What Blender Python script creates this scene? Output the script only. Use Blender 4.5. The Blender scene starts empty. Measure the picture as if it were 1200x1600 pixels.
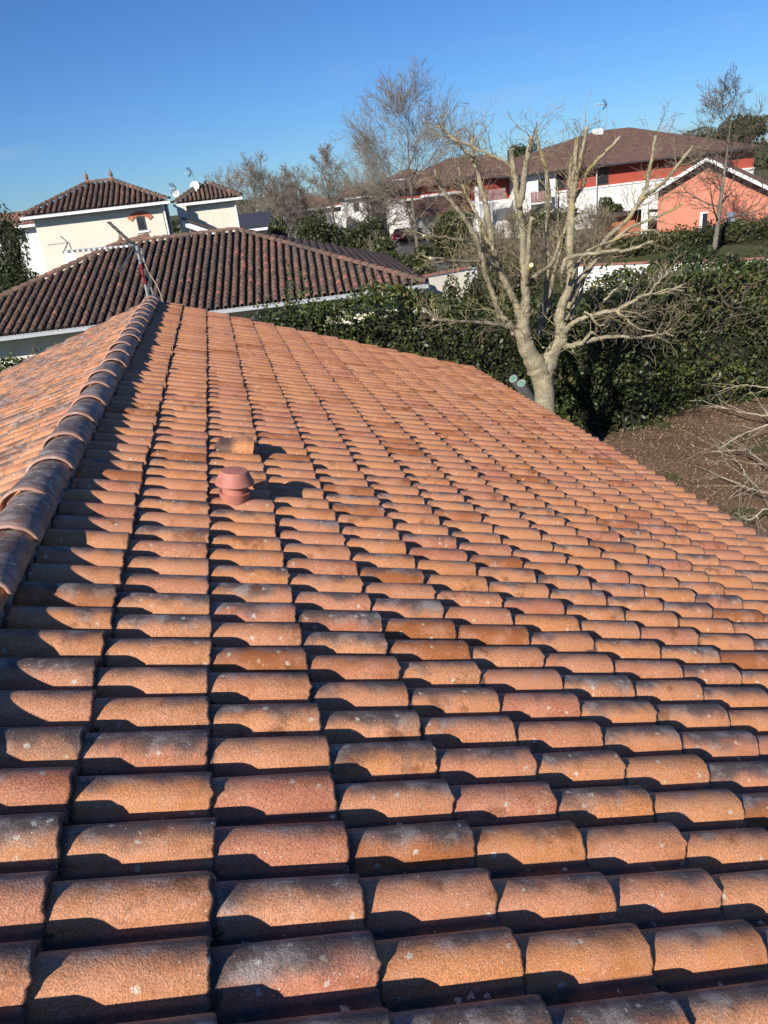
import bpy, math, random
import numpy as np
from mathutils import Matrix, Vector

rng = np.random.default_rng(7)
random.seed(7)
sc = bpy.context.scene
col = sc.collection

# ------------------------------------------------------------------ camera
CAM = np.array([0.0, 0.0, 5.85])
FPX = 1143.19
RT = np.array([0.9696, -0.2204, -0.1062])
UP = np.array([0.1842, 0.3717, 0.9099])
FW = np.cross(UP, RT); FW /= np.linalg.norm(FW)
RT = np.cross(FW, UP); RT /= np.linalg.norm(RT)
UP = np.cross(RT, FW)
cd = bpy.data.cameras.new('camera')
cam = bpy.data.objects.new('camera', cd); col.objects.link(cam)
cd.sensor_fit = 'VERTICAL'; cd.sensor_height = 24.0; cd.lens = FPX / 1600 * 24.0
cd.clip_start = 0.05; cd.clip_end = 4000
cam.matrix_world = Matrix(((RT[0], UP[0], -FW[0], CAM[0]), (RT[1], UP[1], -FW[1], CAM[1]),
                           (RT[2], UP[2], -FW[2], CAM[2]), (0, 0, 0, 1)))
sc.camera = cam

# ------------------------------------------------------------------ light
SUNV = np.array([-0.392, -0.44, 0.335]); SUNV /= np.linalg.norm(SUNV)
EL = math.asin(SUNV[2]); AZ = math.atan2(SUNV[0], SUNV[1])
w = bpy.data.worlds.new("World"); sc.world = w; w.use_nodes = True
nt = w.node_tree; bg = nt.nodes['Background']
sky = nt.nodes.new('ShaderNodeTexSky'); sky.sky_type = 'NISHITA'; sky.sun_disc = False
sky.sun_elevation = EL; sky.sun_rotation = AZ % (2 * math.pi)
sky.air_density = 1.0; sky.dust_density = 0.0; sky.ozone_density = 3.0; sky.altitude = 100
# thin wisps of cloud low over the houses
tc = nt.nodes.new('ShaderNodeTexCoord'); mp = nt.nodes.new('ShaderNodeMapping')
mp.inputs['Scale'].default_value = (3.0, 3.0, 14.0); mp.inputs['Location'].default_value = (1.7, 0.4, 0.9)
nt.links.new(tc.outputs['Generated'], mp.inputs['Vector'])
cn = nt.nodes.new('ShaderNodeTexNoise'); cn.inputs['Scale'].default_value = 2.6; cn.inputs['Detail'].default_value = 6
nt.links.new(mp.outputs['Vector'], cn.inputs['Vector'])
cr = nt.nodes.new('ShaderNodeMapRange'); cr.inputs['From Min'].default_value = 0.58; cr.inputs['From Max'].default_value = 0.75
nt.links.new(cn.outputs['Fac'], cr.inputs['Value'])
sx = nt.nodes.new('ShaderNodeSeparateXYZ'); nt.links.new(tc.outputs['Generated'], sx.inputs[0])
ce = nt.nodes.new('ShaderNodeMapRange'); ce.inputs['From Min'].default_value = 0.16; ce.inputs['From Max'].default_value = 0.03
ce.inputs['To Min'].default_value = 0; ce.inputs['To Max'].default_value = 0.3
nt.links.new(sx.outputs['Z'], ce.inputs['Value'])
cm = nt.nodes.new('ShaderNodeMath'); cm.operation = 'MULTIPLY'
nt.links.new(cr.outputs[0], cm.inputs[0]); nt.links.new(ce.outputs[0], cm.inputs[1])
cx = nt.nodes.new('ShaderNodeMixRGB'); nt.links.new(cm.outputs[0], cx.inputs['Fac'])
gm = nt.nodes.new('ShaderNodeGamma'); gm.inputs[1].default_value = 1.0
tn = nt.nodes.new('ShaderNodeMixRGB'); tn.blend_type = 'MULTIPLY'; tn.inputs['Fac'].default_value = 1.0
tn.inputs['Color2'].default_value = (0.50, 0.84, 1.36, 1)
nt.links.new(sky.outputs[0], tn.inputs['Color1']); nt.links.new(tn.outputs[0], gm.inputs[0])
nt.links.new(gm.outputs[0], cx.inputs['Color1']); cx.inputs['Color2'].default_value = (7.5, 7.8, 8.4, 1)
nt.links.new(cx.outputs[0], bg.inputs['Color'])
bg.inputs['Strength'].default_value = 0.058
sd = bpy.data.lights.new('sun', 'SUN'); sun = bpy.data.objects.new('sun', sd); col.objects.link(sun)
sd.energy = 5.0; sd.angle = math.radians(0.53); sd.color = (1.0, 0.94, 0.85)
sun.rotation_mode = 'QUATERNION'
sun.rotation_quaternion = Vector(SUNV).to_track_quat('Z', 'Y')
sun.location = (0, 0, 40)
sc.view_settings.view_transform = 'Standard'; sc.view_settings.look = 'None'
sc.view_settings.exposure = 0.42; sc.view_settings.gamma = 1.0
sc.view_settings.use_curve_mapping = False
sc.cycles.max_bounces = 6; sc.cycles.diffuse_bounces = 3; sc.cycles.transparent_max_bounces = 8

# ------------------------------------------------------------------ helpers
def at(x, y, Y):
    """the point on the vertical plane at distance Y seen at photo pixel (x, y)"""
    v = FW * FPX + RT * (x - 600) - UP * (y - 800)
    return CAM + v * (Y / v[1])
def atz(x, y, z):
    v = FW * FPX + RT * (x - 600) - UP * (y - 800)
    return CAM + v * ((z - CAM[2]) / v[2])
def to_px(P):
    q = np.asarray(P, float) - CAM
    d = q @ FW
    return 600 + FPX * (q @ RT) / d, 800 - FPX * (q @ UP) / d, d

def tag(o, label=None, cat=None, group=None, kind=None):
    if label: o['label'] = label
    if cat: o['category'] = cat
    if group: o['group'] = group
    if kind: o['kind'] = kind
    return o
def empty(name, loc, label=None, cat=None, group=None):
    o = bpy.data.objects.new(name, None); col.objects.link(o)
    o.location = loc; o.empty_display_size = 0.2
    return tag(o, label, cat, group)
def origin(o):
    p = np.zeros(3)
    while o is not None:
        p = p + np.array(o.location); o = o.parent
    return p
def mk_mesh(name, V, F, smooth=False, mats=(), mi=None):
    V = np.asarray(V, np.float32)
    me = bpy.data.meshes.new(name)
    if isinstance(F, np.ndarray):
        n, k = F.shape
        me.vertices.add(len(V)); me.vertices.foreach_set('co', V.ravel())
        me.loops.add(n * k); me.loops.foreach_set('vertex_index', F.astype(np.int32).ravel())
        me.polygons.add(n); me.polygons.foreach_set('loop_start', np.arange(0, n * k, k, dtype=np.int32))
        me.polygons.foreach_set('loop_total', np.full(n, k, np.int32))
        me.update(calc_edges=True)
    else:
        me.from_pydata([tuple(map(float, v)) for v in V], [], [tuple(int(i) for i in f) for f in F]); me.update()
    for m in mats: me.materials.append(m)
    if mi is not None: me.polygons.foreach_set('material_index', np.asarray(mi, np.int32))
    if smooth: me.polygons.foreach_set('use_smooth', np.ones(len(me.polygons), bool))
    return me
def mesh(name, V, F, mat, parent=None, smooth=False, mi=None):
    """world-space geometry; the object sits at the parent's origin"""
    V = np.asarray(V, float)
    mats = mat if isinstance(mat, (list, tuple)) else [mat]
    if parent is not None: V = V - origin(parent)
    o = bpy.data.objects.new(name, mk_mesh(name, V, F, smooth, mats, mi)); col.objects.link(o)
    if parent is not None: o.parent = parent
    return o
class MB:
    """collects boxes, prisms and tubes for one mesh"""
    def __init__(s): s.V = []; s.F = []; s.n = 0
    def add(s, V, F):
        V = np.asarray(V, float); s.V.append(V); s.F += [tuple(i + s.n for i in f) for f in F]; s.n += len(V); return s
    def box(s, a, b, fr=None):
        x0, y0, z0 = a; x1, y1, z1 = b
        V = np.array([(x0,y0,z0),(x1,y0,z0),(x1,y1,z0),(x0,y1,z0),(x0,y0,z1),(x1,y0,z1),(x1,y1,z1),(x0,y1,z1)], float)
        if fr is not None: V = fr(V)
        return s.add(V, [(0,3,2,1),(4,5,6,7),(0,1,5,4),(1,2,6,5),(2,3,7,6),(3,0,4,7)])
    def tube(s, P, R, n=8, cap=True):
        V, F = tube_geo(P, R, n, cap); return s.add(V, F)
    def prism(s, poly, d):
        poly = np.asarray(poly, float); n = len(poly); d = np.asarray(d, float)
        V = np.vstack([poly, poly + d])
        return s.add(V, [tuple(range(n))[::-1], tuple(range(n, 2*n))] + [(i, (i+1) % n, n+(i+1) % n, n+i) for i in range(n)])
    def build(s, name, mat, parent=None, smooth=False): return mesh(name, np.vstack(s.V), s.F, mat, parent, smooth)
def tube_geo(P, R, n=8, cap=True, seed=None):
    P = np.asarray(P, float); R = np.broadcast_to(np.asarray(R, float), (len(P),))
    T = np.gradient(P, axis=0); T /= np.linalg.norm(T, axis=1)[:, None] + 1e-12
    a = np.array([0.0, 0, 1]) if abs(T[0][2]) < 0.9 else np.array([1.0, 0, 0])
    u = np.cross(T[0], a); u /= np.linalg.norm(u)
    V = []
    for i in range(len(P)):
        u = u - T[i] * (u @ T[i]); u /= np.linalg.norm(u); v = np.cross(T[i], u)
        th = np.arange(n) * 2 * math.pi / n
        rr = R[i] * (1 + (0.05 * np.sin(3 * th + i * 0.13 + (seed or 0)) + 0.05 * np.sin(2 * th - i * 0.21) if seed is not None else 0))
        V.append(P[i] + (np.cos(th) * rr)[:, None] * u + (np.sin(th) * rr)[:, None] * v)
    F = []
    for i in range(len(P) - 1):
        for k in range(n):
            k2 = (k + 1) % n
            F.append((i*n+k, i*n+k2, (i+1)*n+k2, (i+1)*n+k))
    if cap: F.append(tuple(range(n))[::-1]); F.append(tuple((len(P)-1)*n + k for k in range(n)))
    return np.vstack(V), F
def spline(P, R, m=5):
    P = np.asarray(P, float); R = np.asarray(R, float)
    Q = np.vstack([2*P[0]-P[1], P, 2*P[-1]-P[-2]]); out = []; rr = []
    for i in range(1, len(Q)-2):
        for t in np.linspace(0, 1, m, endpoint=False):
            a, b, c, d = Q[i-1], Q[i], Q[i+1], Q[i+2]
            out.append(0.5*((2*b)+(-a+c)*t+(2*a-5*b+4*c-d)*t*t+(-a+3*b-3*c+d)*t**3))
            rr.append(R[i-1]*(1-t)+R[i]*t)
    out.append(P[-1]); rr.append(R[-1])
    return np.array(out), np.array(rr)
def seg_mesh(name, S, mat, parent, sides=3):
    """thin twigs: rows of x0 y0 z0 x1 y1 z1 r0 r1"""
    S = np.asarray(S, float); A = S[:, :3]; B = S[:, 3:6]
    T = B - A; T /= np.linalg.norm(T, axis=1)[:, None] + 1e-9
    a = np.where(np.abs(T[:, 2:3]) < 0.9, np.array([[0, 0, 1.0]]), np.array([[1.0, 0, 0]]))
    u = np.cross(T, a); u /= np.linalg.norm(u, axis=1)[:, None]; v = np.cross(T, u)
    V = np.zeros((len(S), 2*sides, 3))
    for k in range(sides):
        c, s_ = math.cos(2*math.pi*k/sides), math.sin(2*math.pi*k/sides)
        V[:, k] = A + (u*c+v*s_)*S[:, 6:7]; V[:, sides+k] = B + (u*c+v*s_)*S[:, 7:8]
    F = np.array([[k, (k+1) % sides, sides+(k+1) % sides, sides+k] for k in range(sides)])
    F = (np.arange(len(S))[:, None, None]*2*sides + F[None]).reshape(-1, 4)
    return mesh(name, V.reshape(-1, 3), F, mat, parent)
def leaf_geo(C, size, up=0.35, aspect=0.5):
    """leaf-shaped folded quads (two triangles each) at the points C"""
    n = len(C); d = rng.normal(size=(n, 3)); d[:, 2] -= 0.15; d /= np.linalg.norm(d, axis=1)[:, None]
    nn = rng.normal(size=(n, 3)) + np.array([-0.25, -0.45, up*2]); nn -= d*(nn*d).sum(1)[:, None]; nn /= np.linalg.norm(nn, axis=1)[:, None]
    s = np.cross(d, nn); L = (size*rng.uniform(0.65, 1.3, n))[:, None]; W = L*aspect
    V = np.stack([C - d*L*0.5, C + s*W*0.5 + nn*L*0.08, C + d*L*0.5, C - s*W*0.5 + nn*L*0.08], 1)
    F = np.arange(n)[:, None]*4 + np.array([[0, 1, 2, 3]])
    return V.reshape(-1, 3), F
def leaf_mesh(name, C, size, mat, parent, clump=None, **k):
    V, F = leaf_geo(C, size, **k); o = mesh(name, V, F, mat, parent)
    at_ = o.data.attributes.new('tint', 'FLOAT_COLOR', 'FACE')
    c = np.ones((len(F), 4), np.float32); c[:, :3] = rng.random((len(F), 3))
    if clump is not None: c[:, 0] = np.clip(c[:, 0]*0.75 + 0.12 + 0.35*clump, 0, 1)
    at_.data.foreach_set('color', c.ravel())
    return o

# ------------------------------------------------------------------ materials
def new_mat(name):
    m = bpy.data.materials.new(name); m.use_nodes = True
    return m, m.node_tree, m.node_tree.nodes['Principled BSDF']
def N(t, k, **kw):
    n = t.nodes.new(k)
    for a, b in kw.items(): setattr(n, a, b)
    return n
def setin(n, **kw):
    for a, b in kw.items(): n.inputs[a.replace('_', ' ')].default_value = b
    return n
def ramp(t, src, stops):
    r = N(t, 'ShaderNodeValToRGB'); e = r.color_ramp.elements
    while len(e) > 1: e.remove(e[-1])
    e[0].position = stops[0][0]; e[0].color = (*stops[0][1], 1)
    for p, c in stops[1:]: k = e.new(p); k.color = (*c, 1)
    t.links.new(src, r.inputs['Fac']); return r.outputs['Color']
def mixc(t, fac, a, b, mode='MIX'):
    m = N(t, 'ShaderNodeMixRGB', blend_type=mode)
    for s, x in (('Fac', fac), ('Color1', a), ('Color2', b)):
        if isinstance(x, (int, float)): m.inputs[s].default_value = x
        elif isinstance(x, tuple): m.inputs[s].default_value = (*x, 1)
        else: t.links.new(x, m.inputs[s])
    return m.outputs[0]
def math_(t, op, a, b=0.0, clamp=False):
    m = N(t, 'ShaderNodeMath', operation=op, use_clamp=clamp)
    for i, x in enumerate((a, b)):
        if isinstance(x, (int, float)): m.inputs[i].default_value = x
        else: t.links.new(x, m.inputs[i])
    return m.outputs[0]
def mrange(t, v, a, b, c=0.0, d=1.0):
    m = N(t, 'ShaderNodeMapRange', interpolation_type='SMOOTHSTEP'); setin(m, From_Min=a, From_Max=b, To_Min=c, To_Max=d)
    t.links.new(v, m.inputs['Value']); return m.outputs[0]
def noise(t, vec, scale, detail=4, rough=0.6, out='Fac'):
    n = N(t, 'ShaderNodeTexNoise'); setin(n, Scale=scale, Detail=detail, Roughness=rough)
    if vec is not None: t.links.new(vec, n.inputs['Vector'])
    return n.outputs[out]
def bump(t, b, h, strength=0.4, dist=0.01):
    n = N(t, 'ShaderNodeBump'); setin(n, Strength=strength, Distance=dist)
    t.links.new(h, n.inputs['Height']); t.links.new(n.outputs[0], b.inputs['Normal'])
def objco(t): return N(t, 'ShaderNodeNewGeometry').outputs['Position']
def simple(name, c, rough=0.7, var=0.25, scale=4.0, metallic=0.0, bmp=0.0, bscale=60, spec=0.4):
    m, t, b = new_mat(name); p = objco(t)
    f = noise(t, p, scale, 5)
    lo = tuple(x*(1-var) for x in c); hi = tuple(min(1, x*(1+var)) for x in c)
    t.links.new(ramp(t, f, [(0.3, lo), (0.7, hi)]), b.inputs['Base Color'])
    b.inputs['Roughness'].default_value = rough; b.inputs['Metallic'].default_value = metallic
    b.inputs['Specular IOR Level'].default_value = spec
    if bmp: bump(t, b, noise(t, p, bscale, 4), bmp, 0.01)
    return m
def render_mat(name, c, dirt=(0.4, 0.36, 0.3), amt=0.18):
    m, t, b = new_mat(name); p = objco(t)
    mp_ = N(t, 'ShaderNodeMapping'); mp_.inputs['Scale'].default_value = (2.2, 2.2, 0.35); t.links.new(p, mp_.inputs[0])
    f = math_(t, 'ADD', mrange(t, noise(t, p, 1.3, 6), 0.45, 0.75, 0, amt), mrange(t, noise(t, mp_.outputs[0], 1.0, 6), 0.5, 0.72, 0, amt*1.3), True)
    t.links.new(mixc(t, f, c, dirt), b.inputs['Base Color']); b.inputs['Roughness'].default_value = 0.9
    b.inputs['Specular IOR Level'].default_value = 0.2
    bump(t, b, noise(t, p, 90, 3), 0.25, 0.004); return m

def tile_mat(name, kind, ridge=False):
    """terracotta tile: per-tile tint from an object property or a face attribute, flamed greys, grit, lichen"""
    m, t, b = new_mat(name)
    a = N(t, 'ShaderNodeAttribute', attribute_type=kind, attribute_name='tint')
    sp = N(t, 'ShaderNodeSeparateXYZ'); t.links.new(a.outputs['Vector'], sp.inputs[0]); tr, tg, tb = sp.outputs
    uv = N(t, 'ShaderNodeTexCoord').outputs['UV']
    su = N(t, 'ShaderNodeSeparateXYZ'); t.links.new(uv, su.inputs[0])
    cb = N(t, 'ShaderNodeCombineXYZ')
    t.links.new(math_(t, 'ADD', su.outputs[0], math_(t, 'MULTIPLY', tb, 37.3)), cb.inputs[0])
    t.links.new(math_(t, 'ADD', su.outputs[1], math_(t, 'MULTIPLY', tr, 53.7)), cb.inputs[1])
    t.links.new(math_(t, 'MULTIPLY', tg, 11.0), cb.inputs[2]); P = cb.outputs[0]
    base = ramp(t, tr, [(0.0, (0.56, 0.235, 0.09)), (0.3, (0.57, 0.26, 0.12)), (0.6, (0.53, 0.235, 0.125)),
                        (0.8, (0.46, 0.175, 0.10)), (0.92, (0.42, 0.16, 0.065)), (1.0, (0.34, 0.115, 0.03))])
    med = noise(t, P, 9, 4, 0.55)
    base = mixc(t, mrange(t, med, 0.42, 0.7, 0, 0.65), base, (0.56, 0.27, 0.16))
    base = mixc(t, mrange(t, noise(t, P, 5.3, 3), 0.5, 0.75, 0, 0.6), base, (0.38, 0.13, 0.035))
    # flamed, sooty crown on some tiles
    crown = math_(t, 'SUBTRACT', 1.0, math_(t, 'MULTIPLY', math_(t, 'ABSOLUTE', math_(t, 'SUBTRACT', su.outputs[1], 0.015)), 11.0))
    s = math_(t, 'ADD', math_(t, 'MULTIPLY', noise(t, P, 6.5, 5), 1.0), math_(t, 'MULTIPLY', crown, 0.42))
    s = math_(t, 'ADD', s, math_(t, 'MULTIPLY', tg, 0.42))
    soot = mrange(t, s, *((0.58, 1.05) if ridge else (0.77, 1.14)), 0, 0.92)
    sootc = mixc(t, mrange(t, noise(t, P, 11, 4), 0.45, 0.65), (0.10, 0.08, 0.072), (0.30, 0.265, 0.24))
    base = mixc(t, soot, base, sootc)
    # flat channel beside the hump: shadow deepened in the colour, with some grime
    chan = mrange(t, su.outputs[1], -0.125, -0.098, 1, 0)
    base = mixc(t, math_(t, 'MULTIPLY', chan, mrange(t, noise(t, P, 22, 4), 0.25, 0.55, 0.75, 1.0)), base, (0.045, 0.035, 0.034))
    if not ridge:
        lap = math_(t, 'ADD', su.outputs[0], math_(t, 'MULTIPLY', noise(t, P, 60, 4), 0.022))  # step shadow painted darker on end lip and tile head, with lap grime
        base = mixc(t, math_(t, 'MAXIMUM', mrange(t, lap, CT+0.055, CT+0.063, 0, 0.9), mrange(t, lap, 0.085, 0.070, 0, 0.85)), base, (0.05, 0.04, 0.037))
    base = mixc(t, mrange(t, math_(t, 'ADD', noise(t, P, 8.5, 5), math_(t, 'MULTIPLY', tb, 0.16)), 0.68, 0.82, 0, 0.7), base, (0.20, 0.075, 0.025))
    # salt bloom
    base = mixc(t, mrange(t, noise(t, P, 13, 5), 0.62, 0.8, 0, 0.45), base, (0.55, 0.46, 0.40))
    # grit
    g = noise(t, P, 300, 2, 0.75)
    base = mixc(t, 1.0, base, ramp(t, g, [(0.28, (0.36, 0.34, 0.33)), (0.5, (1.03, 1.03, 1.03)), (0.72, (1.65, 1.6, 1.52))]), 'MULTIPLY')
    g2 = noise(t, P, 160, 3, 0.6)
    base = mixc(t, 1.0, base, ramp(t, g2, [(0.3, (0.8, 0.78, 0.76)), (0.7, (1.15, 1.15, 1.15))]), 'MULTIPLY')
    # lichen spots
    v = N(t, 'ShaderNodeTexVoronoi'); setin(v, Scale=26.0); t.links.new(mixc(t, 0.03, P, noise(t, P, 120, 2, out='Color'), 'ADD'), v.inputs['Vector'])
    vs = N(t, 'ShaderNodeSeparateXYZ'); t.links.new(v.outputs['Color'], vs.inputs[0])
    spot = math_(t, 'MULTIPLY', mrange(t, v.outputs['Distance'], 0.16, 0.26, 1, 0), mrange(t, vs.outputs[0], 0.84, 0.87))
    base = mixc(t, math_(t, 'MULTIPLY', spot, 0.8), base, (0.62, 0.57, 0.45))
    v2 = N(t, 'ShaderNodeTexVoronoi'); setin(v2, Scale=70.0); t.links.new(P, v2.inputs['Vector'])
    vs2 = N(t, 'ShaderNodeSeparateXYZ'); t.links.new(v2.outputs['Color'], vs2.inputs[0])
    spot2 = math_(t, 'MULTIPLY', mrange(t, v2.outputs['Distance'], 0.12, 0.2, 1, 0), mrange(t, vs2.outputs[0], 0.88, 0.90))
    base = mixc(t, math_(t, 'MULTIPLY', spot2, 0.75), base, (0.66, 0.62, 0.55))
    if ridge:
        base = mixc(t, mrange(t, su.outputs[0], 0.47, 0.55, 0, 0.75), base, (0.47, 0.25, 0.17))
        y = mrange(t, noise(t, P, 7.5, 5), 0.66, 0.74, 0, 0.85)
        base = mixc(t, y, base, (0.42, 0.24, 0.02))
        base = mixc(t, mrange(t, noise(t, P, 30, 5), 0.56, 0.68, 0, 0.6), base, (0.46, 0.44, 0.42))
    t.links.new(base, b.inputs['Base Color'])
    b.inputs['Roughness'].default_value = 0.56; b.inputs['Specular IOR Level'].default_value = 0.5
    h = math_(t, 'ADD', math_(t, 'MULTIPLY', g, 0.6), math_(t, 'MULTIPLY', g2, 0.6))
    h = math_(t, 'ADD', h, math_(t, 'MULTIPLY', noise(t, P, 40, 3), 0.8))
    bump(t, b, h, 0.6, 0.004)
    return m
CT, WT = 0.38586, 0.18780                       # course length and tile width
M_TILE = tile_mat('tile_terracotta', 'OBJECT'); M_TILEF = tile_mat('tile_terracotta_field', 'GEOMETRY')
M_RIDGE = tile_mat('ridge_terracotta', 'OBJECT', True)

def oldtile_mat(name, kind):
    m, t, b = new_mat(name)
    a = N(t, 'ShaderNodeAttribute', attribute_type=kind, attribute_name='tint')
    sp = N(t, 'ShaderNodeSeparateXYZ'); t.links.new(a.outputs['Vector'], sp.inputs[0]); tr, tg, tb = sp.outputs
    p = objco(t)
    base = ramp(t, tr, [(0, (0.075, 0.05, 0.04)), (0.45, (0.12, 0.072, 0.052)), (0.8, (0.18, 0.095, 0.066)), (1, (0.27, 0.115, 0.078))])
    base = mixc(t, mrange(t, noise(t, p, 5, 6), 0.45, 0.7, 0, 0.75), base, (0.085, 0.07, 0.058))
    base = mixc(t, mrange(t, noise(t, p, 28, 4), 0.62, 0.72, 0, 0.5), base, (0.30, 0.27, 0.21))
    t.links.new(base, b.inputs['Base Color']); b.inputs['Roughness'].default_value = 0.9
    bump(t, b, noise(t, p, 70, 4), 0.4, 0.006); return m
M_OLD = oldtile_mat('old_tile', 'OBJECT'); M_OLDF = oldtile_mat('old_tile_field', 'GEOMETRY')

def leaf_mat(name, stops, rough=0.35, spec=0.5):
    m, t, b = new_mat(name)
    a = N(t, 'ShaderNodeAttribute', attribute_type='GEOMETRY', attribute_name='tint')
    sp = N(t, 'ShaderNodeSeparateXYZ'); t.links.new(a.outputs['Vector'], sp.inputs[0])
    t.links.new(ramp(t, sp.outputs[0], stops), b.inputs['Base Color'])
    b.inputs['Roughness'].default_value = max(0.45, rough); b.inputs['Specular IOR Level'].default_value = min(0.35, spec)
    tr = N(t, 'ShaderNodeBsdfTranslucent'); t.links.new(ramp(t, sp.outputs[0], [(p, (c[0]*1.3, c[1]*1.5, c[2]*0.8)) for p, c in stops]), tr.inputs['Color'])
    mx = N(t, 'ShaderNodeMixShader'); mx.inputs[0].default_value = 0.18
    t.links.new(b.outputs[0], mx.inputs[1]); t.links.new(tr.outputs[0], mx.inputs[2])
    t.links.new(mx.outputs[0], t.nodes['Material Output'].inputs['Surface']); return m
M_LAUREL = leaf_mat('laurel_leaf', [(0, (0.022, 0.030, 0.011)), (0.5, (0.042, 0.060, 0.017)), (0.8, (0.085, 0.11, 0.028)), (0.94, (0.15, 0.165, 0.045)), (1, (0.16, 0.10, 0.045))], 0.3)
M_HEDGE2 = leaf_mat('hedge_leaf', [(0, (0.03, 0.035, 0.012)), (0.5, (0.055, 0.066, 0.018)), (0.9, (0.09, 0.10, 0.03)), (1, (0.15, 0.10, 0.05))], 0.4)
M_BUSH = leaf_mat('bush_leaf', [(0, (0.03, 0.04, 0.015)), (0.6, (0.055, 0.07, 0.022)), (1, (0.10, 0.09, 0.035))], 0.55)
M_PINE = leaf_mat('pine_needle', [(0, (0.025, 0.04, 0.015)), (0.6, (0.05, 0.07, 0.025)), (1, (0.09, 0.10, 0.04))], 0.6)
M_DRY = leaf_mat('dry_leaf', [(0, (0.09, 0.05, 0.03)), (0.45, (0.19, 0.115, 0.07)), (0.85, (0.30, 0.195, 0.12)), (1, (0.46, 0.34, 0.22))], 0.8, 0.2)
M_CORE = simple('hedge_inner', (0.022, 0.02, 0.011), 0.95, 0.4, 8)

def bark_mat(name, c, lichen=0.5, yellow=0.0, white=0.4):
    m, t, b = new_mat(name); p = objco(t)
    base = ramp(t, noise(t, p, 7, 6, 0.65), [(0.3, tuple(x*0.5 for x in c)), (0.52, c), (0.72, tuple(min(1, x*1.35) for x in c))])
    base = mixc(t, mrange(t, noise(t, p, 42, 5, 0.7), 0.5, 0.66, 0, 0.7), base, tuple(x*0.36 for x in c))
    base = mixc(t, mrange(t, noise(t, p, 11, 5), 0.5, 0.66, 0, lichen), base, (0.27, 0.275, 0.215))
    base = mixc(t, mrange(t, noise(t, p, 3.1, 6, 0.7), 0.5, 0.68, 0, 0.55), base, tuple(x*0.5 for x in c))
    if white:
        v = N(t, 'ShaderNodeTexVoronoi'); setin(v, Scale=38.0); t.links.new(p, v.inputs['Vector'])
        vs = N(t, 'ShaderNodeSeparateXYZ'); t.links.new(v.outputs['Color'], vs.inputs[0])
        s = math_(t, 'MULTIPLY', mrange(t, v.outputs['Distance'], 0.2, 0.34, 1, 0), mrange(t, vs.outputs[0], 1-white, 1.02-white))
        base = mixc(t, math_(t, 'MULTIPLY', s, 0.75), base, (0.56, 0.54, 0.46))
    if yellow:
        sz = N(t, 'ShaderNodeSeparateXYZ'); t.links.new(p, sz.inputs[0])
        hz = mrange(t, sz.outputs[2], 2.8, 5.2, -0.25, -0.02)
        y = mrange(t, math_(t, 'ADD', noise(t, p, 2.6, 5, 0.65), hz), 0.505, 0.63, 0, yellow*0.85)
        base = mixc(t, y, base, (0.37, 0.28, 0.08))
    t.links.new(base, b.inputs['Base Color']); b.inputs['Roughness'].default_value = 0.9; b.inputs['Specular IOR Level'].default_value = 0.2
    n = N(t, 'ShaderNodeMapping'); n.inputs['Scale'].default_value = (60, 60, 14); t.links.new(p, n.inputs[0])
    bump(t, b, math_(t, 'ADD', noise(t, n.outputs[0], 1, 5), noise(t, p, 24, 4)), 0.9, 0.02); return m
M_BARK = bark_mat('pale_bark', (0.35, 0.295, 0.19), 0.45, 0.95, 0.30)
M_TWIG = simple('twig', (0.21, 0.165, 0.11), 0.9, 0.35, 3)
M_TWIGY = simple('twig_lichened', (0.34, 0.28, 0.15), 0.9, 0.4, 4)
M_TWIGF = simple('twig_far', (0.22, 0.185, 0.14), 0.9, 0.3, 0.6)
M_TWIGW = bark_mat('bleached_branch', (0.52, 0.46, 0.34), 0.2, 0.25, 0.0)
M_BARKF = bark_mat('brown_bark', (0.17, 0.14, 0.105), 0.5, 0.0, 0.0)
M_CUT = simple('cut_wood', (0.76, 0.60, 0.38), 0.8, 0.15, 30)

M_DECK = simple('roof_underlay', (0.045, 0.036, 0.032), 0.95, 0.3, 6)
M_MORTAR = simple('mortar', (0.30, 0.26, 0.23), 0.95, 0.4, 25, bmp=0.8, bscale=80)
M_MOSS = simple('moss', (0.085, 0.075, 0.042), 1.0, 0.6, 60)
M_CREAM = render_mat('cream_render', (0.72, 0.66, 0.54))
M_WHITE = render_mat('white_render', (0.80, 0.78, 0.74), amt=0.12)
M_PINK = render_mat('salmon_render', (0.56, 0.205, 0.135), (0.55, 0.3, 0.2), 0.3)
M_RED = render_mat('brick_red_render', (0.42, 0.085, 0.055), (0.3, 0.1, 0.07), 0.3)
M_MAUVE = simple('mauve_panel', (0.33, 0.20, 0.18), 0.7, 0.15, 2)
M_WPAINT = simple('white_paint', (0.80, 0.80, 0.78), 0.45, 0.06, 6)
M_GUT = simple('gutter_metal', (0.40, 0.42, 0.43), 0.4, 0.1, 6)
M_GALV = simple('galvanised_steel', (0.50, 0.53, 0.53), 0.35, 0.2, 20, metallic=0.7)
M_DARKM = simple('dark_metal', (0.05, 0.05, 0.055), 0.5, 0.2, 8)
M_REDP = simple('red_paint', (0.26, 0.025, 0.03), 0.4, 0.2, 12)
M_CABLE = simple('beige_cable', (0.55, 0.46, 0.30), 0.6, 0.1, 8)
M_WOOD = simple('dark_timber', (0.085, 0.055, 0.04), 0.8, 0.3, 6)
M_SHUT = simple('blue_grey_shutter', (0.36, 0.42, 0.46), 0.6, 0.1, 8)
M_BRICK = simple('brick_surround', (0.50, 0.17, 0.085), 0.85, 0.2, 14)
M_FIN = simple('dull_terracotta', (0.26, 0.13, 0.085), 0.9, 0.3, 6)
M_FARTILE = None
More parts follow.
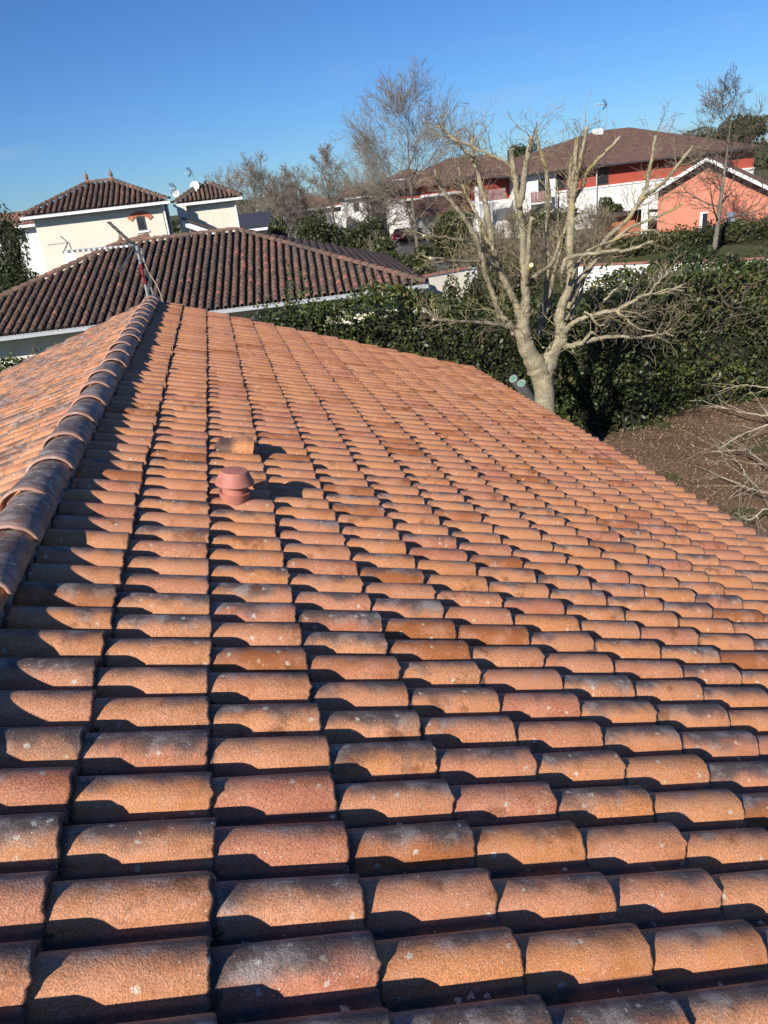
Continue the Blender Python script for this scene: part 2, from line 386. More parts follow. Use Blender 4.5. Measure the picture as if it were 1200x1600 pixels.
def fartile_mat(name, c, cols):
    """tiles of the far roofs: colour only, rows too fine to pick apart"""
    m, t, b = new_mat(name); p = objco(t)
    n = noise(t, p, 3.2, 6, 0.8); base = ramp(t, n, [(0.36, tuple(x*0.45 for x in c)), (0.5, c), (0.64, tuple(x*1.6 for x in c))])
    wv = N(t, 'ShaderNodeTexWave', wave_type='BANDS', bands_direction='X'); setin(wv, Scale=cols, Distortion=1.2, Detail=2.0); t.links.new(p, wv.inputs['Vector'])
    base = mixc(t, 0.45, base, wv.outputs['Color'], 'MULTIPLY')
    t.links.new(base, b.inputs['Base Color']); b.inputs['Roughness'].default_value = 0.95
    bump(t, b, wv.outputs['Fac'], 0.6, 0.08); return m
M_FARTILE = fartile_mat('far_roof_tiles', (0.19, 0.10, 0.07), 1.2)
M_FARTILE2 = fartile_mat('far_roof_tiles_red', (0.28, 0.125, 0.08), 1.2)
def glass_mat():
    m, t, b = new_mat('window_glass'); b.inputs['Base Color'].default_value = (0.025, 0.03, 0.035, 1)
    b.inputs['Roughness'].default_value = 0.06; b.inputs['Specular IOR Level'].default_value = 0.6; return m
M_GLASS = glass_mat()
def paint_mat(name, c, coat=0.6):
    m, t, b = new_mat(name); b.inputs['Base Color'].default_value = (*c, 1); b.inputs['Roughness'].default_value = 0.4
    b.inputs['Coat Weight'].default_value = coat; b.inputs['Coat Roughness'].default_value = 0.1; return m
M_CARRED = paint_mat('car_paint_red', (0.30, 0.012, 0.022)); M_CARGREY = paint_mat('car_paint_grey', (0.09, 0.095, 0.10))
M_TYRE = simple('tyre_rubber', (0.03, 0.03, 0.03), 0.9)
M_LAMP = simple('lamp_lens', (0.75, 0.72, 0.68), 0.2)
M_VENT = simple('vent_clay', (0.43, 0.165, 0.12), 0.62, 0.22, 9, bmp=0.15, bscale=200)
M_GREENP = simple('green_plastic', (0.12, 0.25, 0.185), 0.4, 0.25, 30)
M_GREYT = simple('grey_tube', (0.24, 0.25, 0.25), 0.6, 0.25, 14)

# ------------------------------------------------------------------ ground and road
def ground_mat():
    m, t, b = new_mat('ground_grass'); p = objco(t)
    c = ramp(t, noise(t, p, 0.35, 8, 0.7), [(0.3, (0.055, 0.06, 0.025)), (0.5, (0.085, 0.085, 0.035)), (0.7, (0.13, 0.105, 0.06))])
    c = mixc(t, mrange(t, noise(t, p, 9, 6), 0.4, 0.7, 0, 0.5), c, (0.045, 0.055, 0.02))
    t.links.new(c, b.inputs['Base Color']); b.inputs['Roughness'].default_value = 1; b.inputs['Specular IOR Level'].default_value = 0.1
    bump(t, b, noise(t, p, 14, 6), 0.7, 0.05); return m
def mulch_mat():
    m, t, b = new_mat('mulch_soil'); p = objco(t)
    c = ramp(t, noise(t, p, 16, 8, 0.75), [(0.3, (0.085, 0.055, 0.036)), (0.5, (0.18, 0.118, 0.075)), (0.68, (0.28, 0.19, 0.125))])
    c = mixc(t, mrange(t, noise(t, p, 1.1, 4), 0.4, 0.65, 0, 0.5), c, (0.12, 0.078, 0.05))
    t.links.new(c, b.inputs['Base Color']); b.inputs['Roughness'].default_value = 1; b.inputs['Specular IOR Level'].default_value = 0.1
    bump(t, b, noise(t, p, 30, 6), 0.9, 0.04); return m
gx = np.concatenate([[-2500, -600, -150], np.linspace(-60, 90, 26), [200, 700, 2500]])
gy = np.concatenate([[-600, -100], np.linspace(-20, 140, 28), [220, 500, 1200, 3500]])
GV = np.array([(x, y, 0) for y in gy for x in gx]); nx = len(gx)
tag(mesh('ground', GV, [(j*nx+i, j*nx+i+1, (j+1)*nx+i+1, (j+1)*nx+i) for j in range(len(gy)-1) for i in range(nx-1)], ground_mat()), kind='structure')
def sheet(name, pts, z, mat):
    return tag(mesh(name, [(x, y, z) for x, y in pts], [tuple(range(len(pts)))], mat), kind='structure')
M_ASPH = simple('asphalt', (0.075, 0.072, 0.07), 0.95, 0.2, 1.5, bmp=0.3, bscale=40)
def soil_z(x, y): return 0.05 + 0.035*np.sin(x*1.7+y*0.9) + 0.03*np.sin(y*2.3-x*0.6) + 0.018*np.sin(x*5.1+y*3.7) + 0.014*np.sin(y*6.9-x*4.3)
sxs = np.arange(4.6, 24.1, 0.22); sys_ = np.arange(-8, 17.3, 0.22); nS = len(sxs)
SV = np.array([(x, y, soil_z(x, y) + rng.normal(0, 0.012)) for y in sys_ for x in sxs])
tag(mesh('garden_soil', SV, [(j*nS+i, j*nS+i+1, (j+1)*nS+i+1, (j+1)*nS+i) for j in range(len(sys_)-1) for i in range(nS-1)], mulch_mat(), None, True), kind='structure')
sheet('road', [(14.0, 52), (19.5, 52), (21.0, 72), (31.0, 92), (60, 110), (60, 118), (27, 103), (19.5, 92), (15.6, 72)], 0.004, M_ASPH)
# kerb along the road's left side
kb = MB()
for (a, c) in (((14.0, 52), (15.6, 72)), ((15.6, 72), (19.5, 92))):
    a = np.array(a); c = np.array(c); d = (c-a)/np.linalg.norm(c-a); nrm = np.array([-d[1], d[0]])*0.15
    kb.prism([(*a, 0), (*c, 0), (*(c+nrm), 0), (*(a+nrm), 0)], (0, 0, 0.12))
tag(kb.build('kerb', M_WHITE), kind='structure')
# leaf litter and bark chips scattered on the soil
n = 60000
LX = rng.uniform(4.7, 20, n); LY = rng.uniform(3.0, 16.3, n); LC = np.stack([LX, LY, soil_z(LX, LY) + rng.uniform(0.0, 0.035, n)], 1)
lo = leaf_mesh('leaf_litter', LC, 0.062, M_DRY, None, up=0.5, aspect=0.36); tag(lo, 'brown leaf litter and bark chips covering the garden soil', 'leaf litter', kind='stuff')

# ------------------------------------------------------------------ the tiled house under the camera
AL = math.radians(19.904); U = 1.55
A0 = -0.5134; J0 = 1.21884                     # first course, a barrel crown row
NR = np.array([math.sin(AL), 0, math.cos(AL)]); DR = np.array([math.cos(AL), 0, -math.sin(AL)])
P0 = CAM - NR*U                                # on the crown plane
AR = -0.645                                    # the ridge in down-slope coordinate
RIDGE = P0 + DR*AR
ALL_ = math.atan(0.315)
NL = np.array([-math.sin(ALL_), 0, math.cos(ALL_)]); DL = np.array([-math.cos(ALL_), 0, -math.sin(ALL_)])
YV = 13.36; YS = -3.2                          # far verge, near end
house = empty('tiled_house', (0, 5, 0), 'house below the camera with orange terracotta barrel tile roof', 'house')
hp = origin(house)
# cross-section of a tile: channel on the near side, hump, far lip
prof = [(-0.121, 0.010), (-0.1185, 0.013), (-0.114, 0.005), (-0.095, 0.003), (-0.080, 0.005), (-0.0735, 0.012)]
for th in np.linspace(0.16, math.pi-0.05, 13): prof.append((-0.071*math.copysign(abs(math.cos(th))**0.94, math.cos(th)), 0.068*math.sin(th)**0.93+0.002))
prof.append((0.0735, -0.004)); prof = np.array(prof)
def tile_geo(L=CT+0.055, t=0.024, wob=0.0, seed=0):
    r = np.random.default_rng(seed); n = len(prof); V = []; UVv = []
    ds = np.concatenate([[0], np.cumsum(np.linalg.norm(np.diff(prof, axis=0), axis=1))])
    c = ds[np.argmax(prof[:, 1])]
    ch = r.normal(0, 1, n)*wob
    for x, dz in ((0, 0), (L*0.5, 0), (L-0.010, 0), (L-0.002, -0.003), (L, -0.008), (L-0.002, -t-0.003), (L-0.06, -t-0.003)):
        for i, (y, z) in enumerate(prof):
            k = (1-0.02*(x/L-0.5))
            sc_ = 1.0 if dz == 0 else 1.0 + dz/0.075
            V.append((x + (ch[i] if x > L*0.7 else 0), y*sc_ if z > 0.02 else y, z*k*sc_ + (dz if z <= 0.02 else 0)))
            UVv.append((x, ds[i]-c))
    F = [(j*n+i, j*n+i+1, (j+1)*n+i+1, (j+1)*n+i) for j in range(6) for i in range(n-1)]
    return np.array(V), F, np.array(UVv)
def set_uv(me, UVv, rep=1):
    uv = me.uv_layers.new(name='UVMap'); li = np.zeros(len(me.loops), np.int32); me.loops.foreach_get('vertex_index', li)
    uv.data.foreach_set('uv', UVv[li].astype(np.float32).ravel())
tile_meshes = []
for s in range(6):
    V, F, UVv = tile_geo(wob=0.003, seed=s)
    F = [f[::-1] for f in F]
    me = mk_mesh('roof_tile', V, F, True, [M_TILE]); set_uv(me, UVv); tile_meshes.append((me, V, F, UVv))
def tile_frame(side, k, j):
    """matrix of the tile in course k (1 = next to the ridge), row j"""
    tilt = 0.036/CT
    if side == 'R': d, nn, base = DR, NR, P0 - NR*0.103 + DR*(A0 + (k-1)*CT - 0.055)
    else: d, nn, base = DL, NL, RIDGE - NL*0.098 + DL*(0.03 + (k-1)*CT - 0.055)
    y = J0 + j*WT
    d2 = d*math.cos(tilt) + nn*math.sin(tilt); n2 = nn*math.cos(tilt) - d*math.sin(tilt)
    yv = np.cross(n2, d2)
    o = base + np.array([0, y, 0]) - hp + nn*rng.normal(0, 0.0026) + d*rng.normal(0, 0.0055) + np.array([0, rng.normal(0, 0.0022), 0])
    a = rng.normal(0, 0.009) + (rng.normal(0, 0.02) if rng.random() < 0.08 else 0); dd = d2*math.cos(a) + yv*math.sin(a); yy = yv*math.cos(a) - d2*math.sin(a)
    return np.column_stack([dd, yy, n2]), o
JV = int(round((YV-0.09-J0)/WT)); NC = 15
# clustered tints: weathered grey streaks in places, as laid from mixed pallets
def tint(side, k, j):
    hue = rng.beta(1.2, 1.9); g = rng.beta(1.0, 1.9)
    if rng.random() < 0.17: g = rng.uniform(0.7, 1.0)
    if rng.random() < 0.07: hue = rng.uniform(0.93, 1.0)
    if side == 'L':
        q = 0.5 + 0.5*math.sin(j*0.9 + math.sin(k*1.3)*1.6)
        g = min(1, max(0, 0.25 + 0.6*q*min(1, k/3.5) + rng.normal(0, 0.15))); hue = rng.beta(1, 3)
    if side == 'R': g *= 1 - 0.85*min(1, max(0, (j-6)/26))
    else: g *= 0.6
    return (hue, g, rng.random())
cands = []
for side in 'RL':
    for k in range(1, NC+1):
        for j in range(-22, JV+1):
            Rm, o = tile_frame(side, k, j); c = Rm @ np.array([CT*0.6, 0, 0.05]) + o + hp
            d = c - CAM; dist = np.linalg.norm(d); px, py, dep = to_px(c)
            vis = dep > 0.2 and -90 < px < 1290 and -60 < py < 1690
            nrm = NR if side == 'R' else NL
            area = max(0.02, abs(d @ nrm)/dist)/dist**2 if vis else 0
            if side == 'R' and 355 < px < 385 and 755 < py < 790 and 0: continue
            cands.append((area, side, k, j, Rm, o))
cands.sort(key=lambda c: -c[0])
LIM = 290
FV, FF, FUV, FT = [], [], [], []; nv = 0
TV = np.array([t[1] for t in tile_meshes])
for i, (area, side, k, j, Rm, o) in enumerate(cands):
    me, V, F, UVv = tile_meshes[i % 6]; tt = tint(side, k, j)
    if i < LIM:
        ob = bpy.data.objects.new('roof_tile', me); col.objects.link(ob); ob.parent = house
        M4 = np.eye(4); M4[:3, :3] = Rm; M4[:3, 3] = o; ob.matrix_local = Matrix(M4.tolist())
        ob['tint'] = [float(x) for x in tt]
    else:
        FV.append(V @ Rm.T + o); FF.append(np.array(F) + nv); FUV.append(UVv); FT += [tt]*len(F); nv += len(V)
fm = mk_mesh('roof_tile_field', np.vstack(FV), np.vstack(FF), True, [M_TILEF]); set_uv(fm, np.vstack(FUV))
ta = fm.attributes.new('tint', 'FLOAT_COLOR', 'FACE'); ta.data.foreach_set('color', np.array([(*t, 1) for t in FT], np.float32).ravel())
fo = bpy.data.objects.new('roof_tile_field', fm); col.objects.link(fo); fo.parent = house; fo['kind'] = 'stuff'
# deck below the tiles, gable walls and side walls
ER = P0 - NR*0.10 + DR*(A0 + 14.95*CT); RD = RIDGE - np.array([0, 0, 0.13]); EL_ = RIDGE + DL*(15*CT) - NL*0.1
dk = MB()
for a, b_ in ((RD, ER), (EL_, RD)):
    dk.prism([(a[0], YS, a[2]), (b_[0], YS, b_[2]), (b_[0], YV-0.02, b_[2]), (a[0], YV-0.02, a[2])], (0, 0, -0.04))
dk.build('roof_deck', M_DECK, house)
xr, xl = ER[0]-0.45, EL_[0]+0.45
def zroof(x): return (RD[2] - (x-RD[0])*math.tan(AL) if x > RD[0] else RD[2] - (RD[0]-x)*math.tan(ALL_)) - 0.06
wm = MB()
for y0, y1 in ((YV-0.4, YV-0.15), (YS+0.3, YS+0.55)):
    wm.prism([(xl, y0, 0), (xr, y0, 0), (xr, y0, zroof(xr)), (RD[0], y0, zroof(RD[0])), (xl, y0, zroof(xl))], (0, y1-y0, 0))
for x0, x1 in ((xl, xl+0.25), (xr-0.25, xr)):
    wm.box((x0, YS+0.56, 0), (x1, YV-0.41, min(zroof(x0), zroof(x1))))
wm.build('wall', M_CREAM, house)
# ridge caps: tapered barrels, each lapping over the next one nearer the camera
def cap_geo(L=0.55, r0=0.120, r1=0.135, h0=0.096, h1=0.109, t=0.015, seed=0):
    r = np.random.default_rng(seed); n = 15; V = []; UVv = []
    jit = r.normal(0, 0.002, n)
    for s, (x, add) in enumerate(((0, 0), (L*0.33, 0), (L*0.66, 0), (L-0.012, 0), (L, -0.005), (L, -t), (L-0.1, -t))):
        f = x/L; a = r0+(r1-r0)*f + add; h = h0+(h1-h0)*f + add
        for i, th in enumerate(np.linspace(0, math.pi, n)):
            q = 1 + 0.012*math.sin(3*th+seed)
            V.append((x + (jit[i] if s > 2 else 0), -a*q*math.cos(th), h*q*math.sin(th) - 0.0)); UVv.append((x, (th-1.57)*0.12*0.55))
    F = [(j*n+i, (j+1)*n+i, (j+1)*n+i+1, j*n+i+1) for j in range(6) for i in range(n-1)]
    return np.array(V), F, np.array(UVv)
caps = []
for s in range(4):
    V, F, UVv = cap_geo(seed=s); me = mk_mesh('ridge_tile', V, F, True, [M_RIDGE]); set_uv(me, UVv); caps.append(me)
CP = 0.503
ncap = int((YV - YS)/CP)
for i in range(ncap + 1):
    ob = bpy.data.objects.new('ridge_tile', caps[i % 4]); col.objects.link(ob); ob.parent = house
    tl = 0.014/CP; d = np.array([0, -math.cos(tl), math.sin(tl)]); zz = np.array([0, math.sin(tl), math.cos(tl)]); xx = np.cross(zz, d)
    yaw = rng.normal(0, 0.018)
    M4 = np.eye(4); M4[:3, :3] = np.column_stack([d, xx, zz]) @ np.array([[math.cos(yaw), -math.sin(yaw), 0], [math.sin(yaw), math.cos(yaw), 0], [0, 0, 1]])
    M4[:3, 3] = np.array([RIDGE[0] + rng.normal(0, 0.004), 13.30 - i*CP + 0.04, RIDGE[2] - 0.05]) - hp
    ob.matrix_local = Matrix(M4.tolist()); ob['tint'] = [float(rng.uniform(0, 0.9)), float(rng.uniform(0.5, 1.0)), float(rng.random())]
# mortar bedding either side of the caps
for sgn, d, nn in ((1, DR, NR), (-1, DL, NL)):
    ys = np.arange(YS, YV-0.03, 0.018); V = []; F = []
    for i, y in enumerate(ys):
        a = rng.normal(0, 0.007); hgt = rng.normal(0, 0.005)
        base = RIDGE - np.array([0, 0, 0.0])
        for q, (off, up_) in enumerate(((0.06, 0.02), (0.105+a*0.5, 0.0+hgt), (0.125+a, -0.03+hgt), (0.128+a, -0.085))):
            p = base + d*off + nn*up_; V.append((p[0], y, p[2]))
        if i: F += [((i-1)*4+q, (i-1)*4+q+1, i*4+q+1, i*4+q) for q in range(3)]
    mesh('mortar_bed', V, F, M_MORTAR, house)
# moss crumbs caught at the tile ends
def blob_geo(c, s):
    r = rng.normal(size=(14, 3)); 
    ico = np.array([(0,0,1),(.89,0,.45),(.28,.85,.45),(-.72,.53,.45),(-.72,-.53,.45),(.28,-.85,.45),(.72,.53,-.45),(-.28,.85,-.45),(-.89,0,-.45),(-.28,-.85,-.45),(.72,-.53,-.45),(0,0,-1)])
    V = c + ico*s*rng.uniform(0.6, 1.3, (12, 1))
    F = [(0,1,2),(0,2,3),(0,3,4),(0,4,5),(0,5,1),(1,6,2),(2,7,3),(3,8,4),(4,9,5),(5,10,1),(6,7,2),(7,8,3),(8,9,4),(9,10,5),(10,6,1),(6,11,7),(7,11,8),(8,11,9),(9,11,10),(10,11,6)]
    return V, F
mo = MB()
for _ in range(520):
    k = rng.integers(1, 10); j = rng.integers(-3, 60) if rng.random() < 0.75 else rng.integers(-3, 16)
    if rng.random() < 0.35: k = rng.integers(1, 4)
    y = J0 + j*WT + rng.choice([-0.085, -0.1, 0.08, -0.07]) + rng.normal(0, 0.012)
    c = P0 - NR*rng.uniform(0.072, 0.082) + DR*(A0 + k*CT + rng.uniform(0.0, 0.016)) + np.array([0, y, 0])
    for q in range(rng.integers(1, 4)):
        mo.add(*blob_geo(c + rng.normal(0, 0.006, 3), rng.uniform(0.003, 0.011)))
for _ in range(70):
    k = rng.integers(1, 9); j = rng.integers(-5, 22); x0 = rng.uniform(0.02, 0.28); ln = rng.uniform(0.04, 0.16)
    for q in range(int(ln*130)):
        x = x0 + rng.random()*ln
        c = P0 - NR*(0.091 - 0.036*x/CT) + DR*(A0 + (k-1)*CT + x) + np.array([0, J0 + j*WT + 0.079 + rng.normal(0, 0.003), 0])
        mo.add(*blob_geo(c, rng.uniform(0.002, 0.0055)))
mo = mo.build('moss_clumps', M_MOSS, house); mo['kind'] = 'stuff'
# clay roof vent with flared hat
def on_roof(x, y, dh=0.0):
    v = FW*FPX + RT*(x-600) - UP*(y-800); p0 = P0 + NR*dh
    return CAM + v*(((p0-CAM) @ NR)/(v @ NR))
def lathe(name, base, axis, prof_, mat, parent, n=40):
    axis = axis/np.linalg.norm(axis); u = np.cross(axis, [0, 1, 0]); u /= np.linalg.norm(u); v = np.cross(axis, u)
    V = []; F = []
    for (r, z) in prof_:
        for k in range(n):
            a = 2*math.pi*k/n; V.append(base + axis*z + (u*math.cos(a)+v*math.sin(a))*r)
    for i in range(len(prof_)-1):
        for k in range(n): F.append((i*n+k, i*n+(k+1) % n, (i+1)*n+(k+1) % n, (i+1)*n+k))
    F.append(tuple((len(prof_)-1)*n+k for k in range(n)))
    return mesh(name, V, F, mat, parent, False)
vb = on_roof(367, 786, -0.05); vax = np.array([0.17, 0, 1.0])
vent = lathe('roof_vent', vb, vax, [(0.070, -0.06), (0.078, 0.01), (0.094, 0.07), (0.096, 0.078), (0.090, 0.080), (0.076, 0.074), (0.076, 0.15)], M_VENT, house)
hat = lathe('vent_hat', vb, vax, [(0.060, 0.138), (0.117, 0.130), (0.119, 0.136), (0.082, 0.206), (0.079, 0.211), (0.02, 0.214)], M_VENT, vent)
# hooded ventilation tile a few courses further
def vent_tile():
    c = on_roof(335, 697, -0.02); V = []; F = []; n = 13
    for x, a, h, zo in ((0.0, 0.09, 0.03, 0), (0.03, 0.105, 0.10, 0), (0.22, 0.118, 0.150, 0.0), (0.27, 0.118, 0.152, 0.0), (0.27, 0.103, 0.135, 0), (0.06, 0.09, 0.095, 0)):
        for th in np.linspace(0, math.pi, n):
            cy = -math.copysign(abs(math.cos(th))**0.55, math.cos(th)); sz = max(0.0, math.sin(th))**0.4
            V.append(c + DR*x + np.array([0, a*cy, 0]) + NR*(h*sz - 0.05))
    for j in range(5):
        for i in range(n-1): F.append((j*n+i, (j+1)*n+i, (j+1)*n+i+1, j*n+i+1))
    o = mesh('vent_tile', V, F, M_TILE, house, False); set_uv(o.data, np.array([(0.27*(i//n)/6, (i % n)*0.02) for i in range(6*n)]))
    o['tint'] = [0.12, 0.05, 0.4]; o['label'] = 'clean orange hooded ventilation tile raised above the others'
vent_tile()
# ------------------------------------------------------------------ old canal-tiled house behind the hedge
def half_barrel(L, r0, r1, n=7, t=0.014, flat=1.08):
    """canal tile, axis +x downhill, wide end at x = L"""
    V = []; F = []
    for x, r in ((0, r0), (L, r1), (L, r1-t), (L-0.05, r1-t)):
        for th in np.linspace(0, math.pi, n): V.append((x, -r*math.cos(th), r*flat*math.sin(th)))
    for j in range(3):
        for i in range(n-1): F.append((j*n+i, j*n+i+1, (j+1)*n+i+1, (j+1)*n+i))
    return np.array(V), [f[::-1] for f in F]
class Hip:
    """hip roof over a rectangle: corner C (front right), u along the eave to the left, v to the back"""
    def __init__(s, C, ang, L, W, rise, run):
        s.C = np.array(C, float); s.u = np.array([-math.cos(ang), -math.sin(ang)*-1, 0]); s.v = np.array([math.sin(ang), math.cos(ang), 0])
        s.L, s.W, s.rise, s.run = L, W, rise, run
    def p(s, a, b, z=0): return s.C + s.u*a + s.v*b + np.array([0, 0, z])
    def deck(s, dz=-0.02):
        L, W, r, h = s.L, s.W, s.run, s.rise
        V = [s.p(0,0,dz), s.p(L,0,dz), s.p(L,W,dz), s.p(0,W,dz), s.p(r,W/2,h+dz), s.p(L-r,W/2,h+dz)]
        return V, [(0,1,5,4),(2,3,4,5),(3,0,4),(1,2,5)]
def canal_roof(hip, parent, pitch, row, nparts, lean=0.0, r=0.105, show=None):
    """rows of canal tiles on the front slope of a hip roof, cut to the hips"""
    h, W = hip.rise, hip.W/2; sl = math.hypot(h, W); dn = -(hip.v*W + np.array([0, 0, h]))/sl
    side = hip.u; nn = np.cross(dn, -side); nn = nn if nn[2] > 0 else -nn
    tv, tf = half_barrel(row+0.07, r*0.86, r)
    ms = [mk_mesh('roof_tile', tv, tf, True, [M_OLD])]
    items = []
    nc = int(hip.L/pitch); nr = int(sl/row)
    for c in range(nc):
        a = (c+0.5)*pitch
        lim = sl
        if a < hip.run: lim = sl*a/hip.run
        if a > hip.L-hip.run: lim = sl*(hip.L-a)/hip.run
        for k in range(nr+1):
            d0 = k*row - 0.05
            if d0 + row*0.9 > lim: continue
            o = hip.C + side*a - dn*d0 + nn*0.02      # lower end of the tile
            items.append((o, c, k))
    sel = []
    for o, c, k in items:
        px, py, dep = to_px(o); ok = -20 < px < 1220 and (show is None or show(px, py))
        sel.append(dep if ok else 1e9)
    order = np.argsort(sel); chosen = set(order[:nparts].tolist()) if nparts else set()
    chosen = {i for i in chosen if sel[i] < 1e8}
    V, F, T = [], [], []; nv = 0; po = origin(parent)
    for i, (o, c, k) in enumerate(items):
        tilt = 0.05; d = dn*math.cos(tilt) + nn*math.sin(tilt); n2 = nn*math.cos(tilt) - dn*math.sin(tilt)
        a = rng.normal(0, 0.02); y = np.cross(n2, d); d2 = d*math.cos(a) + y*math.sin(a); y2 = np.cross(n2, d2)
        R3 = np.column_stack([d2, y2, n2]); org = o - d2*(row+0.07) + nn*(0.03+rng.normal(0, 0.004)) + side*rng.normal(0, 0.006)
        tt = (min(1, max(0, rng.normal(0.4, 0.25) + (0.15 if c < nc*0.35 else 0))), rng.random(), rng.random())
        if i in chosen:
            ob = bpy.data.objects.new('roof_tile', ms[0]); col.objects.link(ob); ob.parent = parent
            M4 = np.eye(4); M4[:3, :3] = R3; M4[:3, 3] = org - po; ob.matrix_local = Matrix(M4.tolist()); ob['tint'] = [float(q) for q in tt]
        else:
            V.append(tv @ R3.T + org); F.append(np.array(tf)+nv); T += [tt]*len(tf); nv += len(tv)
    if V:
        o = mesh('roof_tile_field', np.vstack(V), np.vstack(F), M_OLDF, parent, True); o['kind'] = 'stuff'
        ta = o.data.attributes.new('tint', 'FLOAT_COLOR', 'FACE'); ta.data.foreach_set('color', np.array([(*q, 1) for q in T], np.float32).ravel())
def cap_line(A, B, parent, step=0.37, r=0.125, name='ridge_tile'):
    """ridge or hip tiles, each lapping the next, wide end towards A"""
    A = np.array(A); B = np.array(B); L = np.linalg.norm(B-A); d = (A-B)/L
    side = np.cross([0, 0, 1], d); side /= np.linalg.norm(side); nn = np.cross(d, side)
    V, F = half_barrel(step+0.07, r*0.86, r, 9); me = mk_mesh(name, V, F, True, [M_OLD]); po = origin(parent)
    for i in range(int(L/step)):
        t = 0.05; dd = d*math.cos(t)+nn*math.sin(t); n2 = nn*math.cos(t)-d*math.sin(t)
        a = rng.normal(0, 0.03); yy = np.cross(n2, dd); dd = dd*math.cos(a)+yy*math.sin(a); yy = np.cross(n2, dd)
        ob = bpy.data.objects.new(name, me); col.objects.link(ob); ob.parent = parent
        M4 = np.eye(4); M4[:3, :3] = np.column_stack([dd, yy, n2]); M4[:3, 3] = A - d*((i+1)*step+0.06) + nn*0.03 - po
        ob.matrix_local = Matrix(M4.tolist()); ob['tint'] = [float(min(1, max(0, rng.normal(0.55, 0.2)))), float(rng.random()), float(rng.random())]
def hip_walls(hip, z0, ov, mat, parent, z1=-0.1):
    m = MB(); h = hip; t = 0.25
    def fr(V): return np.array([h.C + h.u*q[0] + h.v*q[1] + np.array([0, 0, q[2]]) for q in V])
    L, W = h.L-ov, h.W-ov; zz0 = z0-h.C[2]
    m.box((ov, ov, zz0), (L, ov+t, z1), fr); m.box((ov, W-t, zz0), (L, W, z1), fr)
    m.box((ov, ov+t+.001, zz0), (ov+t, W-t-.001, z1), fr); m.box((L-t, ov+t+.001, zz0), (L, W-t-.001, z1), fr)
    return m.build('wall', mat, parent)
def hip_gutter(hip, parent, mat, ov, drop=0.0, w=0.12):
    h = hip; m = MB()
    def fr(V): return np.array([h.C + h.u*q[0] + h.v*q[1] + np.array([0, 0, q[2]]) for q in V])
    m.box((-0.05, -0.10, -0.13+drop), (h.L+0.05, -0.085, 0.0+drop), fr); m.box((-0.05, -0.084, -0.13+drop), (h.L+0.05, 0.03, -0.115+drop), fr)
    m.box((-0.05, -0.112, -0.012+drop), (h.L+0.05, -0.1005, 0.006+drop), fr)
    m.build('gutter', mat, parent)
    s = MB(); s.box((0.02, 0.031, -0.17+drop), (h.L-0.02, 0.06, 0.0), fr); s.box((0.02, 0.0605, -0.12), (h.L-0.02, ov+0.05, -0.105), fr)
    s.build('eaves_board', M_GUT, parent)

dark = empty('canal_tile_house', (0, 33, 0), 'house with old dark brown canal tile hip roof and grey gutter behind the hedge', 'house')
hd = Hip((7.0, 25.6, 2.70), 0.12, 18.3, 13.4, 2.24, 6.7)
dv, df = hd.deck(); mesh('roof_deck', dv, df, M_DECK, dark)
canal_roof(hd, dark, 0.285, 0.34, 200, r=0.098, show=lambda x, y: not (x < 235 and y > 575-0.48*x) and not (x > 235 and y > 462+0.218*(x-235)))
hs = Hip(hd.p(0, 13.4), -(math.pi/2-0.12), 13.4, 13.4, 2.24, 6.7); canal_roof(hs, dark, 0.285, 0.34, 0, r=0.098)
cap_line(hd.p(11.6, 6.7, 2.24), hd.p(6.7, 6.7, 2.24), dark)
cap_line(hd.p(0, 0, 0.02), hd.p(6.7, 6.7, 2.24), dark); cap_line(hd.p(18.3, 0, 0.02), hd.p(11.6, 6.7, 2.24), dark)
hip_walls(hd, 0, 0.95, M_CREAM, dark); hip_gutter(hd, dark, M_GUT, 0.95)
# the stacked end tiles and finial where ridge and hip meet
fn = hd.p(11.6, 6.7, 2.05)
cap_line(fn + np.array([0.15, 0, 0.10]), fn + np.array([1.3, -0.02, 0.33]), dark, 0.37, 0.17)
lathe('finial', fn + np.array([0.12, 0, 0.12]), np.array([0, 0, 1.0]), [(0.10, -0.1), (0.12, 0.05), (0.06, 0.14), (0.09, 0.24), (0.07, 0.34), (0.02, 0.44), (0.01, 0.62)], M_FIN, dark, 10)
mesh('finial_bowl', *tube_geo([fn + np.array([-1.0, -0.9, -0.30]) + np.array([0, 0, z]) for z in (0, 0.12, 0.24, 0.32)], [0.24, 0.26, 0.19, 0.03], 12), M_OLD, dark, True)['tint'] = [0.6, 0.3, 0.2]
dp = MB(); q = hd.p(0.42, 0.12); dp.tube([q + np.array([0, -0.1, -0.12]), q + np.array([0, 0.28, -0.35]), np.array([q[0], q[1]+0.28, 0])], 0.04, 8); dp.build('downpipe', M_GUT, dark)

